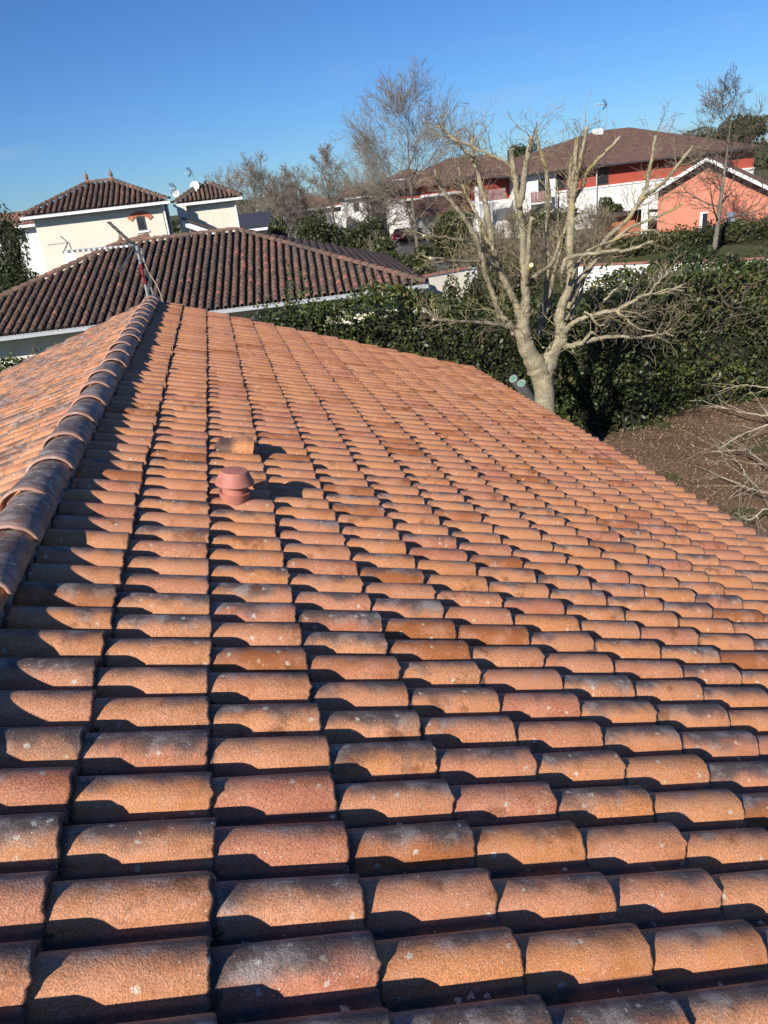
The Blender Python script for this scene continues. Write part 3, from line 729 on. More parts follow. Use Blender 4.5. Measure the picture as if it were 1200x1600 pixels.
# ------------------------------------------------------------------ antennas and dishes
def yagi(name, top, foot, tip, label, elem=0.16, step=0.055, mast_r=0.02, refl=0.42, group=None, thick=0.006):
    t = empty(name, tuple(foot), label, 'tv antenna', group)
    top = np.array(top); tip = np.array(tip)
    MB().tube([foot, top], mast_r, 8).build('mast', M_GALV, t)
    MB().tube([top, tip], thick*2.0, 6).build('boom', M_GALV, t)
    L = np.linalg.norm(tip-top); d = (tip-top)/L; s = np.cross(d, [0, 0, 1.0]); s /= np.linalg.norm(s); e = MB()
    for i, x in enumerate(np.append(np.arange(min(step*2, L*0.5), L*0.97, step), L*0.97)):
        c = top + d*x; e.tube([c - s*elem*(1-0.3*x/L), c + s*elem*(1-0.3*x/L)], thick*1.6, 5)
    e.build('directors', M_WPAINT, t)
    r = MB()
    for sg in (1, -1):
        a = d*0.62 + np.array([0, 0, sg*0.78]); a = a/np.linalg.norm(a); st = top + d*0.04
        for q in (-0.16, 0.16): r.tube([st + s*q, st + s*q + a*refl], thick, 5)
        for x in np.linspace(0.08, refl, 5): r.tube([st - s*0.3 + a*x, st + s*0.3 + a*x], thick*0.8, 5)
    r.build('reflector', M_DARKM, t); return t
ty = 13.62
mt = at(213, 383, ty); mf = np.array([mt[0], ty, 3.4])
an = yagi('tv_antenna', mt, mf, at(98, 394, ty-0.25), 'rooftop tv antenna with red sleeved mast at far end of orange ridge', 0.16, 0.085, 0.026, 0.50, thick=0.012)
MB().tube([mt - np.array([0.0, 0.05, 0.30]), mt - np.array([0.0, 0.05, 0.62])], 0.026, 10).build('sleeve', M_REDP, an)
MB().tube([mt + np.array([0.06, 0.03, -0.05]), mt + np.array([0.10, 0.03, -1.3])], 0.014, 6).build('strut', M_GALV, an)
P, Rr = spline([mt + np.array([0.05, -0.03, -0.1]), mt + np.array([0.09, -0.05, -0.4]), mt + np.array([0.20, -0.06, -0.72]), mt + np.array([0.24, -0.06, -1.1])], [0.007]*4); MB().tube(P, Rr, 6).build('cable', M_CABLE, an)
def dish(label, c, r, mat, foot, face=(-0.35, -0.9, 0.3)):
    t = empty('satellite_dish', tuple(foot), label, 'satellite dish')
    lathe('bowl', np.array(c), np.array(face), [(0.02, 0), (r*0.5, 0.02), (r*0.85, 0.06), (r, 0.09), (r*0.99, 0.10), (r*0.8, 0.065), (0.01, 0.015)], mat, t, 18)
    f = np.array(face)/np.linalg.norm(face)
    MB().tube([np.array(c)-np.array([0, 0, r]), np.array(c) + f*r*1.1], 0.014, 5).build('arm', M_GALV, t)
    MB().tube([np.array(foot), np.array(c)-f*0.04], 0.025, 6).build('bracket', M_GALV, t)
b1 = at(108, 379, 33.5)
yagi('tv_antenna', b1, b1 - np.array([-0.05, 0, 1.3]), at(74, 383, 33.3), 'small tv antenna above the left hip of the dark canal tile roof', 0.14, 0.10, 0.025, 0.34, thick=0.010)
dc = at(112, 402, 33.4); dish('round white dish low against the cream house wall, above the dark tiled hip', dc, 0.30, M_WPAINT, dc - np.array([0, -0.1, 0.9]))

# ------------------------------------------------------------------ cream two-storey house
ch = empty('cream_house', (-5, 46, 0), 'tall cream rendered house with two finials on its brown tiled roof', 'house')
ex0, ex1, ez = at(32, 337, 42)[0], at(264, 314, 42)[0], 6.50
hc = Hip((ex1, 42, ez), 0.0, ex1-ex0, 8.6, 1.36, 2.95)
dv, df = hc.deck(); mesh('roof_deck', dv, df, M_DECK, ch)
canal_roof(hc, ch, 0.275, 0.36, 0, r=0.10); 
cap_line(hc.p(0, 0, .02), hc.p(2.95, 4.3, 1.36), ch, 0.4); cap_line(hc.p(hc.L, 0, .02), hc.p(hc.L-2.95, 4.3, 1.36), ch, 0.4); cap_line(hc.p(hc.L-2.95, 4.3, 1.36), hc.p(2.95, 4.3, 1.36), ch, 0.4)
hip_walls(hc, 0, 0.45, M_CREAM, ch); hip_gutter(hc, ch, M_WPAINT, 0.45)
for a in (2.95, hc.L-2.95):
    lathe('finial', hc.p(a, 4.3, 1.36), np.array([0, 0, 1.0]), [(0.16, -0.05), (0.17, 0.12), (0.07, 0.22), (0.11, 0.32), (0.085, 0.44), (0.03, 0.52), (0.012, 0.66)], M_FIN, ch, 10)
def window(parent, c, w_, h_, facing_y, frame=M_WPAINT, name='window', depth=0.12):
    """frame with a recessed pane, facing -Y at y = facing_y"""
    x, z = c; m = MB(); t = 0.07; y0 = facing_y
    m.box((x-w_/2, y0-0.03, z-h_/2), (x-w_/2+t, y0+0.05, z+h_/2)); m.box((x+w_/2-t, y0-0.03, z-h_/2), (x+w_/2, y0+0.05, z+h_/2))
    m.box((x-w_/2+t, y0-0.028, z-h_/2), (x+w_/2-t, y0+0.05, z-h_/2+t)); m.box((x-w_/2+t, y0-0.028, z+h_/2-t), (x+w_/2-t, y0+0.05, z+h_/2))
    f = m.build(name, frame, parent)
    MB().box((x-w_/2+t, y0-0.012, z-h_/2+t), (x+w_/2-t, y0+0.0, z+h_/2-t)).build('pane', M_GLASS, f)
    return f
wy = 42 + 0.45; wc = at(221, 349, wy)
window(ch, (wc[0], wc[2]), 0.42, 0.66, wy, M_DARKM)
am = MB()
for i in range(9):                                       # brick arch over the window
    a0 = math.radians(35+i*110/9); a1 = math.radians(35+(i+1)*110/9-1.5); c = np.array([wc[0], wy-0.05, wc[2]-0.18])
    am.prism([c + np.array([math.cos(q)*rr, 0, math.sin(q)*rr*0.98]) for q, rr in ((a0, 0.55), (a0, 0.80), (a1, 0.80), (a1, 0.55))], (0, 0.1, 0))
am.build('brick_arch', M_BRICK, ch)
MB().box((wc[0]-0.32, wy-0.06, wc[2]-0.44), (wc[0]+0.32, wy+0.02, wc[2]-0.36)).build('sill', M_WPAINT, ch)
dpx = hc.p(0.35, 0.38); MB().tube([dpx + np.array([0, 0, -0.1]), np.array([dpx[0], dpx[1], 0])], 0.05, 8).build('downpipe', M_WPAINT, ch)
# wing
wg = empty('house_wing', (0.5, 47, 0), 'lower cream annexe with small brown hip roof, right of the tall cream house', 'house')
wx0, wx1, wz = at(272, 320, 44)[0], at(377, 308, 44)[0], 6.32
hw = Hip((wx1, 44, wz), 0.0, wx1-wx0, 5.0, 0.95, (wx1-wx0)/2-0.1)
dv, df = hw.deck(); mesh('roof_deck', dv, df, M_DECK, wg)
canal_roof(hw, wg, 0.235, 0.34, 0, r=0.088)
cap_line(hw.p(0, 0, .02), hw.p(hw.run, 2.5, 0.95), wg, 0.4); cap_line(hw.p(hw.L, 0, .02), hw.p(hw.L-hw.run, 2.5, 0.95), wg, 0.4)
hip_walls(hw, 0, 0.35, M_CREAM, wg); hip_gutter(hw, wg, M_WPAINT, 0.35)
q = hw.p(0.38, 0.28); MB().tube([q, np.array([q[0], q[1], 0])], 0.05, 8).build('downpipe', M_WPAINT, wg)
# lean-to roof edge in front of the wing
a, b_ = at(284, 343, 43.3), at(352, 366, 43.3)
ln_ = MB(); dvec = (b_-a)
ln_.prism([a, b_, b_ - np.array([0, 0, 0.34]), a - np.array([0, 0, 0.34])], (0, 0.06, 0)); ln_.build('sloping_fascia', M_WPAINT, wg)
MB().prism([a + np.array([0, -0.25, 0.12]), b_ + np.array([0, -0.25, 0.12]), b_ + np.array([0, -0.25, 0.02]), a + np.array([0, -0.25, 0.02])], (0, 1.0, 0)).build('lean_to_roof', M_WOOD, wg)
MB().box((wx0+0.1, 43.75, 0), (wx0+0.6, 44.3, wz-0.14)).build('corner_pier', M_CREAM, wg)
d2 = at(305, 292, 45.6); dish('cream dish standing on the ridge of the small brown hip roof', d2, 0.28, M_WPAINT, d2 - np.array([0, 0, 0.75]))
t2 = at(300, 268, 45.9); yagi('tv_antenna', t2, t2 - np.array([-0.12, 0, 1.5]), at(289, 271, 45.8), 'thin tv antenna beside the dish on the small brown hip roof', 0.18, 0.13, 0.02, 0.3, thick=0.012)
d3 = at(276, 303, 44.8); dish('white dish between the tall cream house and its annexe', d3, 0.2, M_WPAINT, d3 - np.array([0, 0, 0.6]))
t3 = at(274, 293, 44.9); yagi('tv_antenna', t3, t3 - np.array([0, 0, 1.1]), at(268, 295, 44.8), 'short tv antenna over the roof junction of cream house and annexe', 0.2, 0.13, 0.02, 0.3, thick=0.012)

# ------------------------------------------------------------------ houses far behind
def gable_box(name, label, x0, x1, y0, y1, z1, rise, wall, roof, axis='x', ov=0.5, wins=()):
    cx, cy = (x0+x1)/2, (y0+y1)/2; t = empty(name, (cx, cy, 0), label, 'house')
    m = MB(); m.box((x0, y0, 0), (x1, y1, z1-0.02)); m.build('wall', wall, t)
    r = MB(); a0, a1, b0, b1 = x0-ov, x1+ov, y0-ov, y1+ov
    run = min(a1-a0, b1-b0)/2
    if axis == 'hip':
        if a1-a0 >= b1-b0: ra, rb = (a0+run, cy, z1+rise), (a1-run, cy, z1+rise)
        else: ra, rb = (cx, b0+run, z1+rise), (cx, b1-run, z1+rise)
        V = [(a0,b0,z1),(a1,b0,z1),(a1,b1,z1),(a0,b1,z1), ra, rb]
        if a1-a0 >= b1-b0: F = [(0,1,5,4),(1,2,5),(2,3,4,5),(3,0,4),(3,2,1,0)]
        else: F = [(0,1,4),(1,2,5,4),(2,3,5),(3,0,4,5),(3,2,1,0)]
        mesh('roof', V, F, roof, t)
    elif axis == 'x':
        r.prism([(a0,b0,z1),(a0,b1,z1),(a0,cy,z1+rise)], (a1-a0,0,0)); r.build('roof', roof, t)
    else:
        r.prism([(a0,b0,z1),(a1,b0,z1),(cx,b0,z1+rise)], (0,b1-b0,0)); r.build('roof', roof, t)
    f = MB(); f.box((a0, b0-0.06, z1-0.16), (a1, b0-0.005, z1+0.02)); f.build('fascia', M_WPAINT, t)
    for (wx, wz_, ww, wh) in wins: window(t, (wx, wz_), ww, wh, y0-0.02)
    return t
p = at(22, 346, 60); gable_box('red_roof_house', 'small white house with plain red roof at far left behind dark evergreens', p[0]-3, p[0]+5, 60, 67, at(20, 354, 60)[2], 1.0, M_WHITE, M_FARTILE2, 'x', wins=[(at(33, 363, 60)[0], at(33, 363, 60)[2], 0.7, 1.1)])
p0 = at(378, 352, 58); p1 = at(424, 350, 58)
gable_box('black_roof_shed', 'low building with black roof right of the cream annexe', p0[0], p1[0], 58, 66, at(400, 357, 58)[2], 1.05, M_WHITE, M_DARKM, 'x', 0.4)
for (l, r_, top, bot, Y, lab) in ((405, 442, 300, 322, 100, 'pale house glimpsed behind leafless trees beside the black roofed building'),
                                 (545, 566, 290, 312, 100, 'white house glimpsed between the slender tree and the bushy brown tree'),
                                 (618, 668, 262, 282, 108, 'white house with brown hip roof behind the tallest bare tree'),
                                 (450, 520, 303, 330, 92, 'low house with reddish roof and white gable end in front of slender trees')):
    a, b_, zt, ze = at(l, bot, Y), at(r_, bot, Y), at((l+r_)/2, top, Y)[2], at((l+r_)/2, bot-4, Y)[2]
    gable_box('far_house', lab, a[0], b_[0]+1, Y, Y+8, ze, max(1.2, zt-ze), M_WHITE, M_FARTILE if Y > 95 else M_FARTILE2, 'hip', 0.6, wins=[((a[0]+b_[0])/2, ze-1.2, 0.9, 1.2)])

# red and white apartment house
ap = empty('apartment_house', (43, 80, 0), 'red and white apartment house with broad brown hip roof', 'apartment house')
Y0 = 74.0; ez2 = 5.75
xa, xb = at(776, 271, Y0)[0], 57.0
rx = at(945, 203, 84)[0]; rz = at(945, 203, 84)[2]
V = [(xa-0.4, Y0-1, ez2), (xb, Y0-1, ez2), (xb, 95, ez2), (xa-0.4, 95, ez2), (rx-1.0, 84, rz), (rx+3, 84, rz)]
mesh('roof', V, [(0,1,5,4),(1,2,5),(2,3,4,5),(3,0,4),(3,2,1,0)], M_FARTILE, ap)
MB().box((xa-0.4, Y0-1.08, ez2-0.14), (xb, Y0-1.005, ez2+0.02)).build('gutter', M_DARKM, ap)
xw0 = at(803, 300, Y0)[0]; xw1 = at(866, 300, Y0)[0]
zb = at(930, 294, Y0)[2]
MB().box((xw1, Y0, zb), (xb-0.5, 94, ez2-0.02)).build('red_upper_wall', M_RED, ap)
MB().box((xw1, Y0-0.12, 0), (xb-0.5, 94, zb-0.005)).build('white_lower_wall', M_WHITE, ap)
MB().box((xw1, Y0-0.2, zb+0.0), (xb-0.5, Y0-0.002, zb+0.16)).build('ledge', M_WPAINT, ap)
MB().box((xw0, Y0-0.35, 0), (xw1-0.005, 94, ez2-0.03)).build('white_bay_wall', M_WHITE, ap)
MB().box((xa+0.3, Y0+1.2, zb), (xw0-0.005, 94, ez2-0.03)).build('red_recess_wall', M_RED, ap)
MB().box((xa+0.3, Y0+1.25, 0), (xw0-0.005, 94, zb-0.005)).build('white_recess_wall', M_WHITE, ap)
for (l, r_, t_, b_, ins) in ((829, 861, 302, 318, 0.4), (748, 790, 301, 316, 0.3)):
    A_, B_ = at(l, b_, Y0-1.2), at(r_, t_, Y0-1.2)
    bal = MB().box((A_[0], Y0-1.3, A_[2]-0.12), (B_[0], Y0-ins-0.01, A_[2])).build('balcony', M_WPAINT, ap)
    pn = MB(); nn_ = 6; ww = (B_[0]-A_[0])/nn_
    for i in range(nn_): pn.box((A_[0]+i*ww+0.02, Y0-1.28, A_[2]+0.02), (A_[0]+(i+1)*ww-0.02, Y0-1.24, A_[2]+1.0))
    pn.build('balustrade', M_MAUVE, bal)
    px_ = MB(); px_.box((A_[0]-0.3, Y0-1.3, 0), (A_[0]-0.005, Y0-1.0, A_[2]+(1.4 if l < 800 else 1.0))); px_.build('post', M_WHITE, bal)
for x in (876, 941): 
    c = at(x, 285, Y0); window(ap, (c[0], zb+1.0), 1.3 if x == 941 else 1.0, 1.5, Y0-0.03, M_WOOD)
for x in (844, 812):
    c = at(x, 295, Y0); window(ap, (c[0], 4.3), 0.9, 1.9, Y0-0.38, M_WPAINT)
for x in (930,):
    c = at(x, 285, Y0); MB().tube([np.array([c[0], Y0-0.3, 0]), np.array([c[0], Y0-0.3, ez2-0.2]), np.array([c[0], Y0-1.0, ez2-0.1])], 0.07, 6).build('downpipe', M_GUT, ap)
c = at(934, 207, 83.0); MB().box((c[0]-0.45, 82.6, c[2]-0.8), (c[0]+0.45, 83.4, c[2]+0.35)).build('chimney', M_WHITE, ap)
t4 = at(948, 163, 84); a4 = yagi('tv_antenna', t4, t4 - np.array([0, 0, 3.3]), at(931, 163, 84), 'tall tv antenna on the peak of the apartment house roof', 0.5, 0.35, 0.035, 0.6, thick=0.022)
# second apartment block to its left, further off
ap2 = empty('apartment_house', (36, 92, 0), 'long brown roofed block with red upper wall, left of the apartment house', 'apartment house')
Y1 = 86; xl2, xr2 = at(655, 285, Y1)[0], at(770, 275, Y1)[0]; zl = at(720, 285, Y1)[2]
za = at(715, 246, 94)[2]
V = [(xl2-1, Y1-1, zl), (xr2+4, Y1-1, zl), (xr2+4, 104, zl), (xl2-1, 104, zl), (at(700, 250, 94)[0], 94, za), (at(760, 250, 94)[0], 94, za)]
mesh('roof', V, [(0,1,5,4),(1,2,5),(2,3,4,5),(3,0,4),(3,2,1,0)], M_FARTILE, ap2)
zm = at(725, 301, Y1)[2]
MB().box((xl2, Y1, zm), (xr2+3, 103, zl-0.02)).build('red_upper_wall', M_RED, ap2)
MB().box((xl2, Y1-0.1, 0), (xr2+3, 103, zm-0.005)).build('lower_wall', M_WHITE, ap2)
MB().prism([(xl2-2, Y1-5, zm-1.7), (xr2-2, Y1-5, zm-1.7), (xr2-2, Y1-0.4, zm-0.15), (xl2-2, Y1-0.4, zm-0.15)], (0, 0, -0.15)).build('porch_roof', M_FARTILE, ap2)
MB().box((xl2, Y1-0.3, zm), (xr2+3, Y1-0.002, zm+0.25)).build('ledge', M_WPAINT, ap2)
c = at(748, 290, Y1); window(ap2, (c[0], zm+1.2), 0.9, 1.5, Y1-0.03, M_WOOD)
# salmon house with white bargeboards
pk = empty('salmon_house', (42, 59, 0), 'salmon pink gabled house with white bargeboards and shutter behind the clipped hedge', 'house')
PU = np.array([0.80, -0.60, 0]); PV = np.array([0.60, 0.80, 0]); p0_ = at(1105, 246, 55.0)
def pg(x, y, back=0.0):
    """point of the gable plane (moved back along the ridge) seen at photo pixel (x, y)"""
    v = FW*FPX + RT*(x-600) - UP*(y-800); return CAM + v*(((p0_ + PV*back - CAM) @ PV)/(v @ PV))
apx = pg(1105, 246); L0 = pg(984, 321); R0 = pg(1216, 299)
wall_u = lambda x: (pg(x, 340, 0.9)-p0_) @ PU
uL, uR = wall_u(1027), wall_u(1216)
uA = 0.0; sl_l = (apx[2]-L0[2])/((apx-L0) @ PU); sl_r = (apx[2]-R0[2])/((R0-apx) @ PU)
def pw(u, z, back=0.9): q = p0_ + PU*u + PV*back; return np.array([q[0], q[1], z])
ztop = lambda u: apx[2]-0.2-(sl_l*-u if u < 0 else sl_r*u)
MB().prism([pw(uL, 0), pw(uR, 0), pw(uR, ztop(uR)), pw(0, ztop(0)), pw(uL, ztop(uL))], PV*12).build('wall', M_PINK, pk)
for A_, B_ in ((L0, apx), (apx, R0)):
    MB().prism([A_, B_, B_ - np.array([0, 0, 0.12]), A_ - np.array([0, 0, 0.12])], PV*14).build('roof_slope', M_FARTILE2, pk)
    MB().prism([A_ - PV*0.05 + np.array([0, 0, 0.03]), B_ - PV*0.05 + np.array([0, 0, 0.03]), B_ - PV*0.05 - np.array([0, 0, 0.24]), A_ - PV*0.05 - np.array([0, 0, 0.24])], PV*0.045).build('bargeboard', M_WPAINT, pk)
    MB().prism([A_ - np.array([0, 0, 0.13]), B_ - np.array([0, 0, 0.13]), B_ - np.array([0, 0, 0.17]), A_ - np.array([0, 0, 0.17])], PV*0.88).build('soffit', M_WOOD, pk)
def pbox(name, x, y, w_, h_, mat, par, d0=-0.05, d1=0.05, hang=None):
    c = pg(x, y, 0.9); u = (c-p0_) @ PU; z0, z1 = (c[2]-h_/2, c[2]+h_/2) if hang is None else hang
    return MB().prism([pw(u-w_/2, z0, 0.9+d0), pw(u+w_/2, z0, 0.9+d0), pw(u+w_/2, z1, 0.9+d0), pw(u-w_/2, z1, 0.9+d0)], PV*(d1-d0)).build(name, mat, par)
wf = pbox('window', 1099, 347, 0.55, 1.5, M_WPAINT, pk, -0.04, 0.0); pbox('pane', 1101, 347, 0.36, 1.3, M_GLASS, wf, -0.06, -0.041)
pbox('shutter', 1141, 348, 0.62, 1.55, M_SHUT, pk, -0.10, -0.04)
pbox('pillar', 1008, 340, 0.5, 1, M_WHITE, pk, -0.4, 0.1, (0, L0[2]-0.05))
c = at(980, 345, 60); MB().box((c[0]-1.3, 60, 0), (c[0]+2.0, 62, c[2]+0.4)).build('side_wall', M_BRICK, pk)
MB().box((c[0]-2.2, 59.4, c[2]+0.45), (c[0]+2.6, 62.5, c[2]+0.62)).build('porch_roof', M_WOOD, pk)

# ------------------------------------------------------------------ garden walls with red coping
def garden_wall(label, a, b_, z1, base=0.0, t=0.22):
    a = np.array(a, float); b_ = np.array(b_, float); d = b_-a; L = np.linalg.norm(d); d /= L; nrm = np.array([-d[1], d[0]])
    w_ = empty('garden_wall', (*((a+b_)/2), 0), label, 'wall')
    def q(p, o, z): return (p[0]+nrm[0]*o, p[1]+nrm[1]*o, z)
    MB().prism([q(a, -t/2, 0), q(b_, -t/2, 0), q(b_, t/2, 0), q(a, t/2, 0)], (0, 0, z1)).build('wall', M_WHITE, w_)
    n = int(L/0.42); nm = mk_mesh('coping_tile', *[(lambda V, F: (V, F))(*half_barrel(0.45, 0.15, 0.17, 5))][0], False, [M_OLD])
    for i in range(n):
        ob = bpy.data.objects.new('coping_tile', nm); col.objects.link(ob); ob.parent = w_
        M4 = np.eye(4); M4[:3, 0] = (*d, 0); M4[:3, 1] = (*nrm, 0); M4[:3, 2] = (0, 0, 1); M4[:3, 2] *= 0.5
        p_ = a + d*(i*0.42); M4[:3, 3] = np.array([*p_, z1-0.005]) - origin(w_); ob.matrix_local = Matrix(M4.tolist())
        ob['tint'] = [1.0, float(rng.random()), float(rng.random())]
    return w_
g1, g2 = at(652, 432, 27.5), at(742, 412, 28.6); garden_wall('white garden wall with red coping beside the dark tiled house corner', g1[:2], g2[:2], g1[2]-0.06)
g0 = at(650, 470, 26.3); g3 = at(738, 470, 26.8)
MBw = empty('cream_wall', ((g0[0]+g3[0])/2, 26.6, 0), 'plain cream wall below the gutter end, half behind the shrub', 'wall')
MB().prism([(g0[0], 26.3, 0), (g3[0], 26.8, 0), (g3[0], 27.0, 0), (g0[0], 26.5, 0)], (0, 0, at(690, 432, 26.5)[2])).build('wall', M_CREAM, MBw)
g4, g5 = at(905, 390, 31.5), at(1215, 411, 25.5); garden_wall('long white garden wall with red coping in front of the clipped hedge', g4[:2], g5[:2], 1.85)

# ------------------------------------------------------------------ hedges and bushes
def fbm(x, y, s=0):
    return (np.sin(x*1.3+s)+np.sin(x*2.9+1.7*s+y*1.1)*0.6+np.sin(y*2.3-s+x*0.7)*0.6+np.sin(x*6.1+y*5.3+s)*0.35+np.sin(y*7.7-x*4.1)*0.3)/2.4
def hedge(name, label, x0, x1, yc, dep, hgt, dens, size, mat, seed, jag=0.22, core=True, twigs=0, cat='hedge'):
    """yc(x): front line, dep(x): depth, hgt(x): height"""
    t = empty(name, ((x0+x1)/2, float(yc((x0+x1)/2)), 0), label, cat)
    xm = (x0+x1)/2; H, Dp = float(hgt(xm)), float(dep(xm)); nf = int((x1-x0)*H*dens); ntp = int((x1-x0)*Dp*dens)
    def place(n, kind):
        x = rng.uniform(x0, x1, n); h = hgt(x); d = dep(x)
        if kind == 'f': z = rng.random(n)*h; y = np.zeros(n); b = fbm(x, z*1.5, seed)
        elif kind == 't': y = rng.random(n)*d; z = h.copy(); b = fbm(x, y, seed+2)
        else: z = rng.random(n)*h; y = d.copy(); b = fbm(x, z, seed+4)
        inn = rng.exponential(0.13, n) - 0.06
        rnd = np.minimum(1, 0)  # placeholder for symmetry
        if kind == 'f':
            # rounded shoulder at the top and a skirt at the foot
            sh = np.clip((z/h-0.75)/0.25, 0, 1)**2; y = y + 0.45*sh - jag*b + inn
        elif kind == 't':
            e = np.clip(1-np.minimum(y, d-y)/0.5, 0, 1)**2; z = z - 0.35*e + jag*b - inn*0.8
        else: y = y + jag*b - inn
        return np.stack([x, yc(x)+y, z], 1)
    C = np.vstack([place(nf, 'f'), place(ntp, 't'), place(nf//4, 'b')])
    sp = rng.uniform(x0, x1, int((x1-x0)*14)); sl_ = []
    for xx in sp:                                        # young shoots standing above the clipped line
        yy = float(yc(np.array([xx]))[0]) + rng.random()*float(dep(np.array([xx]))[0]); hh = float(hgt(np.array([xx]))[0]); q = rng.uniform(0.15, 0.55)*(size/0.11)**0.3; mq = 14; zz = rng.random(mq)
        sl_.append(np.stack([xx + rng.normal(0, 0.05, mq) + (zz*q)*rng.normal(0, 0.25), yy + rng.normal(0, 0.05, mq), hh - 0.2 + zz*q*1.1], 1))
    C = np.vstack([C] + sl_)
    # ends
    ne = int(Dp*H*dens*0.6)
    for xe in (x0, x1):
        y = rng.random(ne)*dep(np.full(ne, xe)); z = rng.random(ne)*hgt(np.full(ne, xe)); C = np.vstack([C, np.stack([xe + rng.normal(0, 0.12, ne), yc(np.full(ne, xe))+y, z], 1)])
    C = C[C[:, 2] > 0.02]
    cl = fbm(C[:, 0]*2.1+C[:, 1], C[:, 2]*2.6+C[:, 1]*1.3, seed+7)
    C = C[rng.random(len(C)) < np.clip(0.98+1.0*cl, 0.38, 1)]
    cl = fbm(C[:, 0]*0.9+C[:, 1], C[:, 2]*1.2, seed+9)
    o = leaf_mesh('foliage', C, size, mat, t, clump=cl); o['kind'] = 'stuff'
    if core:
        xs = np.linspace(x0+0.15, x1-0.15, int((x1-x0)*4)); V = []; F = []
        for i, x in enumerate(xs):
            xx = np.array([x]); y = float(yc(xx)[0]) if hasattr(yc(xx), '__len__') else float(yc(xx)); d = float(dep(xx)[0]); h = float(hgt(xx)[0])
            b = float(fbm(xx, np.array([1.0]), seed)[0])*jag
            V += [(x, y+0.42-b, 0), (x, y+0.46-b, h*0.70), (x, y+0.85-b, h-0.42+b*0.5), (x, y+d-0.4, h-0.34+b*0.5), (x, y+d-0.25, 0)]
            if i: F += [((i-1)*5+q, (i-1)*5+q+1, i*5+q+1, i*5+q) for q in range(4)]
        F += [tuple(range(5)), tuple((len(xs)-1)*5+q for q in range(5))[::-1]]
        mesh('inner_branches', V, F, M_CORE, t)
    if twigs:
        S = []
        for _ in range(twigs):
            x = rng.uniform(x0, x1); xx = np.array([x]); y = float(yc(xx)[0]) + rng.uniform(-0.1, 0.6*float(dep(xx)[0])); z = float(hgt(xx)[0])*rng.uniform(0.55, 1.0)
            d = rng.normal(0, 1, 3)*np.array([1, 0.6, 0.7]); d /= np.linalg.norm(d); p = np.array([x, y-0.1, z])
            for _k in range(3):
                d = d + rng.normal(0, 0.25, 3); d /= np.linalg.norm(d); l = rng.uniform(0.12, 0.3)
                S.append((*p, *(p+d*l), 0.007, 0.005)); p = p+d*l
        seg_mesh('bare_twigs', S, M_TWIG, t)
    return t
A1 = lambda v: (lambda x: np.zeros_like(x)+v)
hx = [-9, -5, -3.5, 0.3, 1.0, 1.8, 2.6, 3.2, 3.8, 4.5, 5.2, 6.2, 7.2]; hz = [3.55, 3.6, 3.5, 3.5, 3.85, 3.8, 3.65, 3.85, 3.75, 3.5, 3.2, 3.1, 3.0]
hedge('laurel_hedge', 'tall glossy laurel hedge behind the far end of the orange roof', -9, 7.2, lambda x: 14.7+0.02*x, A1(1.7), lambda x: np.interp(x, hx, hz), 560, 0.105, M_LAUREL, 1.0, 0.28)
hedge('dark_hedge', 'high dark green hedge behind the pruned tree, bordering the bare soil', 6.6, 21, lambda x: 14.9+0.115*(x-6.6), lambda x: 2.6+0.06*(x-6.6), lambda x: np.interp(x, [6.6, 8, 9.5, 11.5, 14, 18, 21], [2.7, 2.95, 3.25, 3.25, 3.0, 2.62, 2.5]), 460, 0.115, M_LAUREL, 3.1, 0.42, twigs=1500)
hedge('clipped_hedge', 'clipped green hedge in front of the salmon pink house', 22.0, 48, lambda x: 46.6-0.05*(x-22), A1(2.0), A1(1.12), 120, 0.2, M_HEDGE2, 5.0, 0.15)
def bush(name, label, c, rx_, ry_, h, n, size, mat, cat='bush', z0=0.0, group=None, twig=0, clumps=9):
    t = empty(name, (c[0], c[1], 0), label, cat, group)
    cen = []
    for i in range(clumps):
        a = rng.uniform(0, 6.28); r = math.sqrt(rng.random())*0.62
        cen.append((c[0]+math.cos(a)*rx_*r, c[1]+math.sin(a)*ry_*r, z0 + h*rng.uniform(0.3, 0.78), rng.uniform(0.32, 0.5)))
    C = []
    for (x, y, z, s) in cen:
        m_ = n//clumps; d = rng.normal(size=(m_, 3)); d /= np.linalg.norm(d, axis=1)[:, None]
        rr = s*(1 - rng.exponential(0.14, m_)).clip(0.2, 1.05)*(1+0.18*fbm(d[:, 0]*4, d[:, 2]*4, x))
        C.append(np.array([x, y, z]) + d*rr[:, None]*np.array([rx_, ry_, h*0.5]))
    C = np.vstack(C); fz = (h+z0)/np.percentile(C[:, 2], 98.5); C[:, 2] *= fz; C = C[C[:, 2] > 0.03]
    cen = [(x, y, z*fz, s_) for (x, y, z, s_) in cen]
    o = leaf_mesh('foliage', C, size, mat, t); o['kind'] = 'stuff'
    b = MB()
    for (x, y, z, s) in cen:
        b.add(*(lambda V, F: (V, F))(*blob_geo(np.array([0., 0, 0]), 1.0))); b.V[-1] = np.array([x, y, z]) + b.V[-1]*np.array([rx_, ry_, h*0.5])*s*0.62
        b.tube([(c[0]+rng.normal(0, 0.2), c[1]+rng.normal(0, 0.2), 0), (x, y, z)], [0.05, 0.02], 5)
    b.build('inner_branches', M_CORE, t)
    return t
def gp(x, y): return atz(x, y, 0)
def bush_px(label, px, top, base, Y, wpx, n, size, mat, name='evergreen_bush', **k):
    c = at(px, top, Y); s = Y/FPX; h = c[2]/0.97; bush(name, label, (c[0], Y), wpx*s/2, max(1.0, wpx*s/2.4), h, n, size, mat, **k)
bush_px('dark evergreen shrub at the left edge below the red roofed house', -4, 352, 0, 43.6, 88, 8000, 0.19, M_PINE, 'evergreen_shrub', clumps=14)
bush_px('mottled evergreen shrub against the corner of the tall cream house', 22, 402, 0, 43.4, 50, 5200, 0.16, M_BUSH, 'evergreen_shrub', clumps=12)
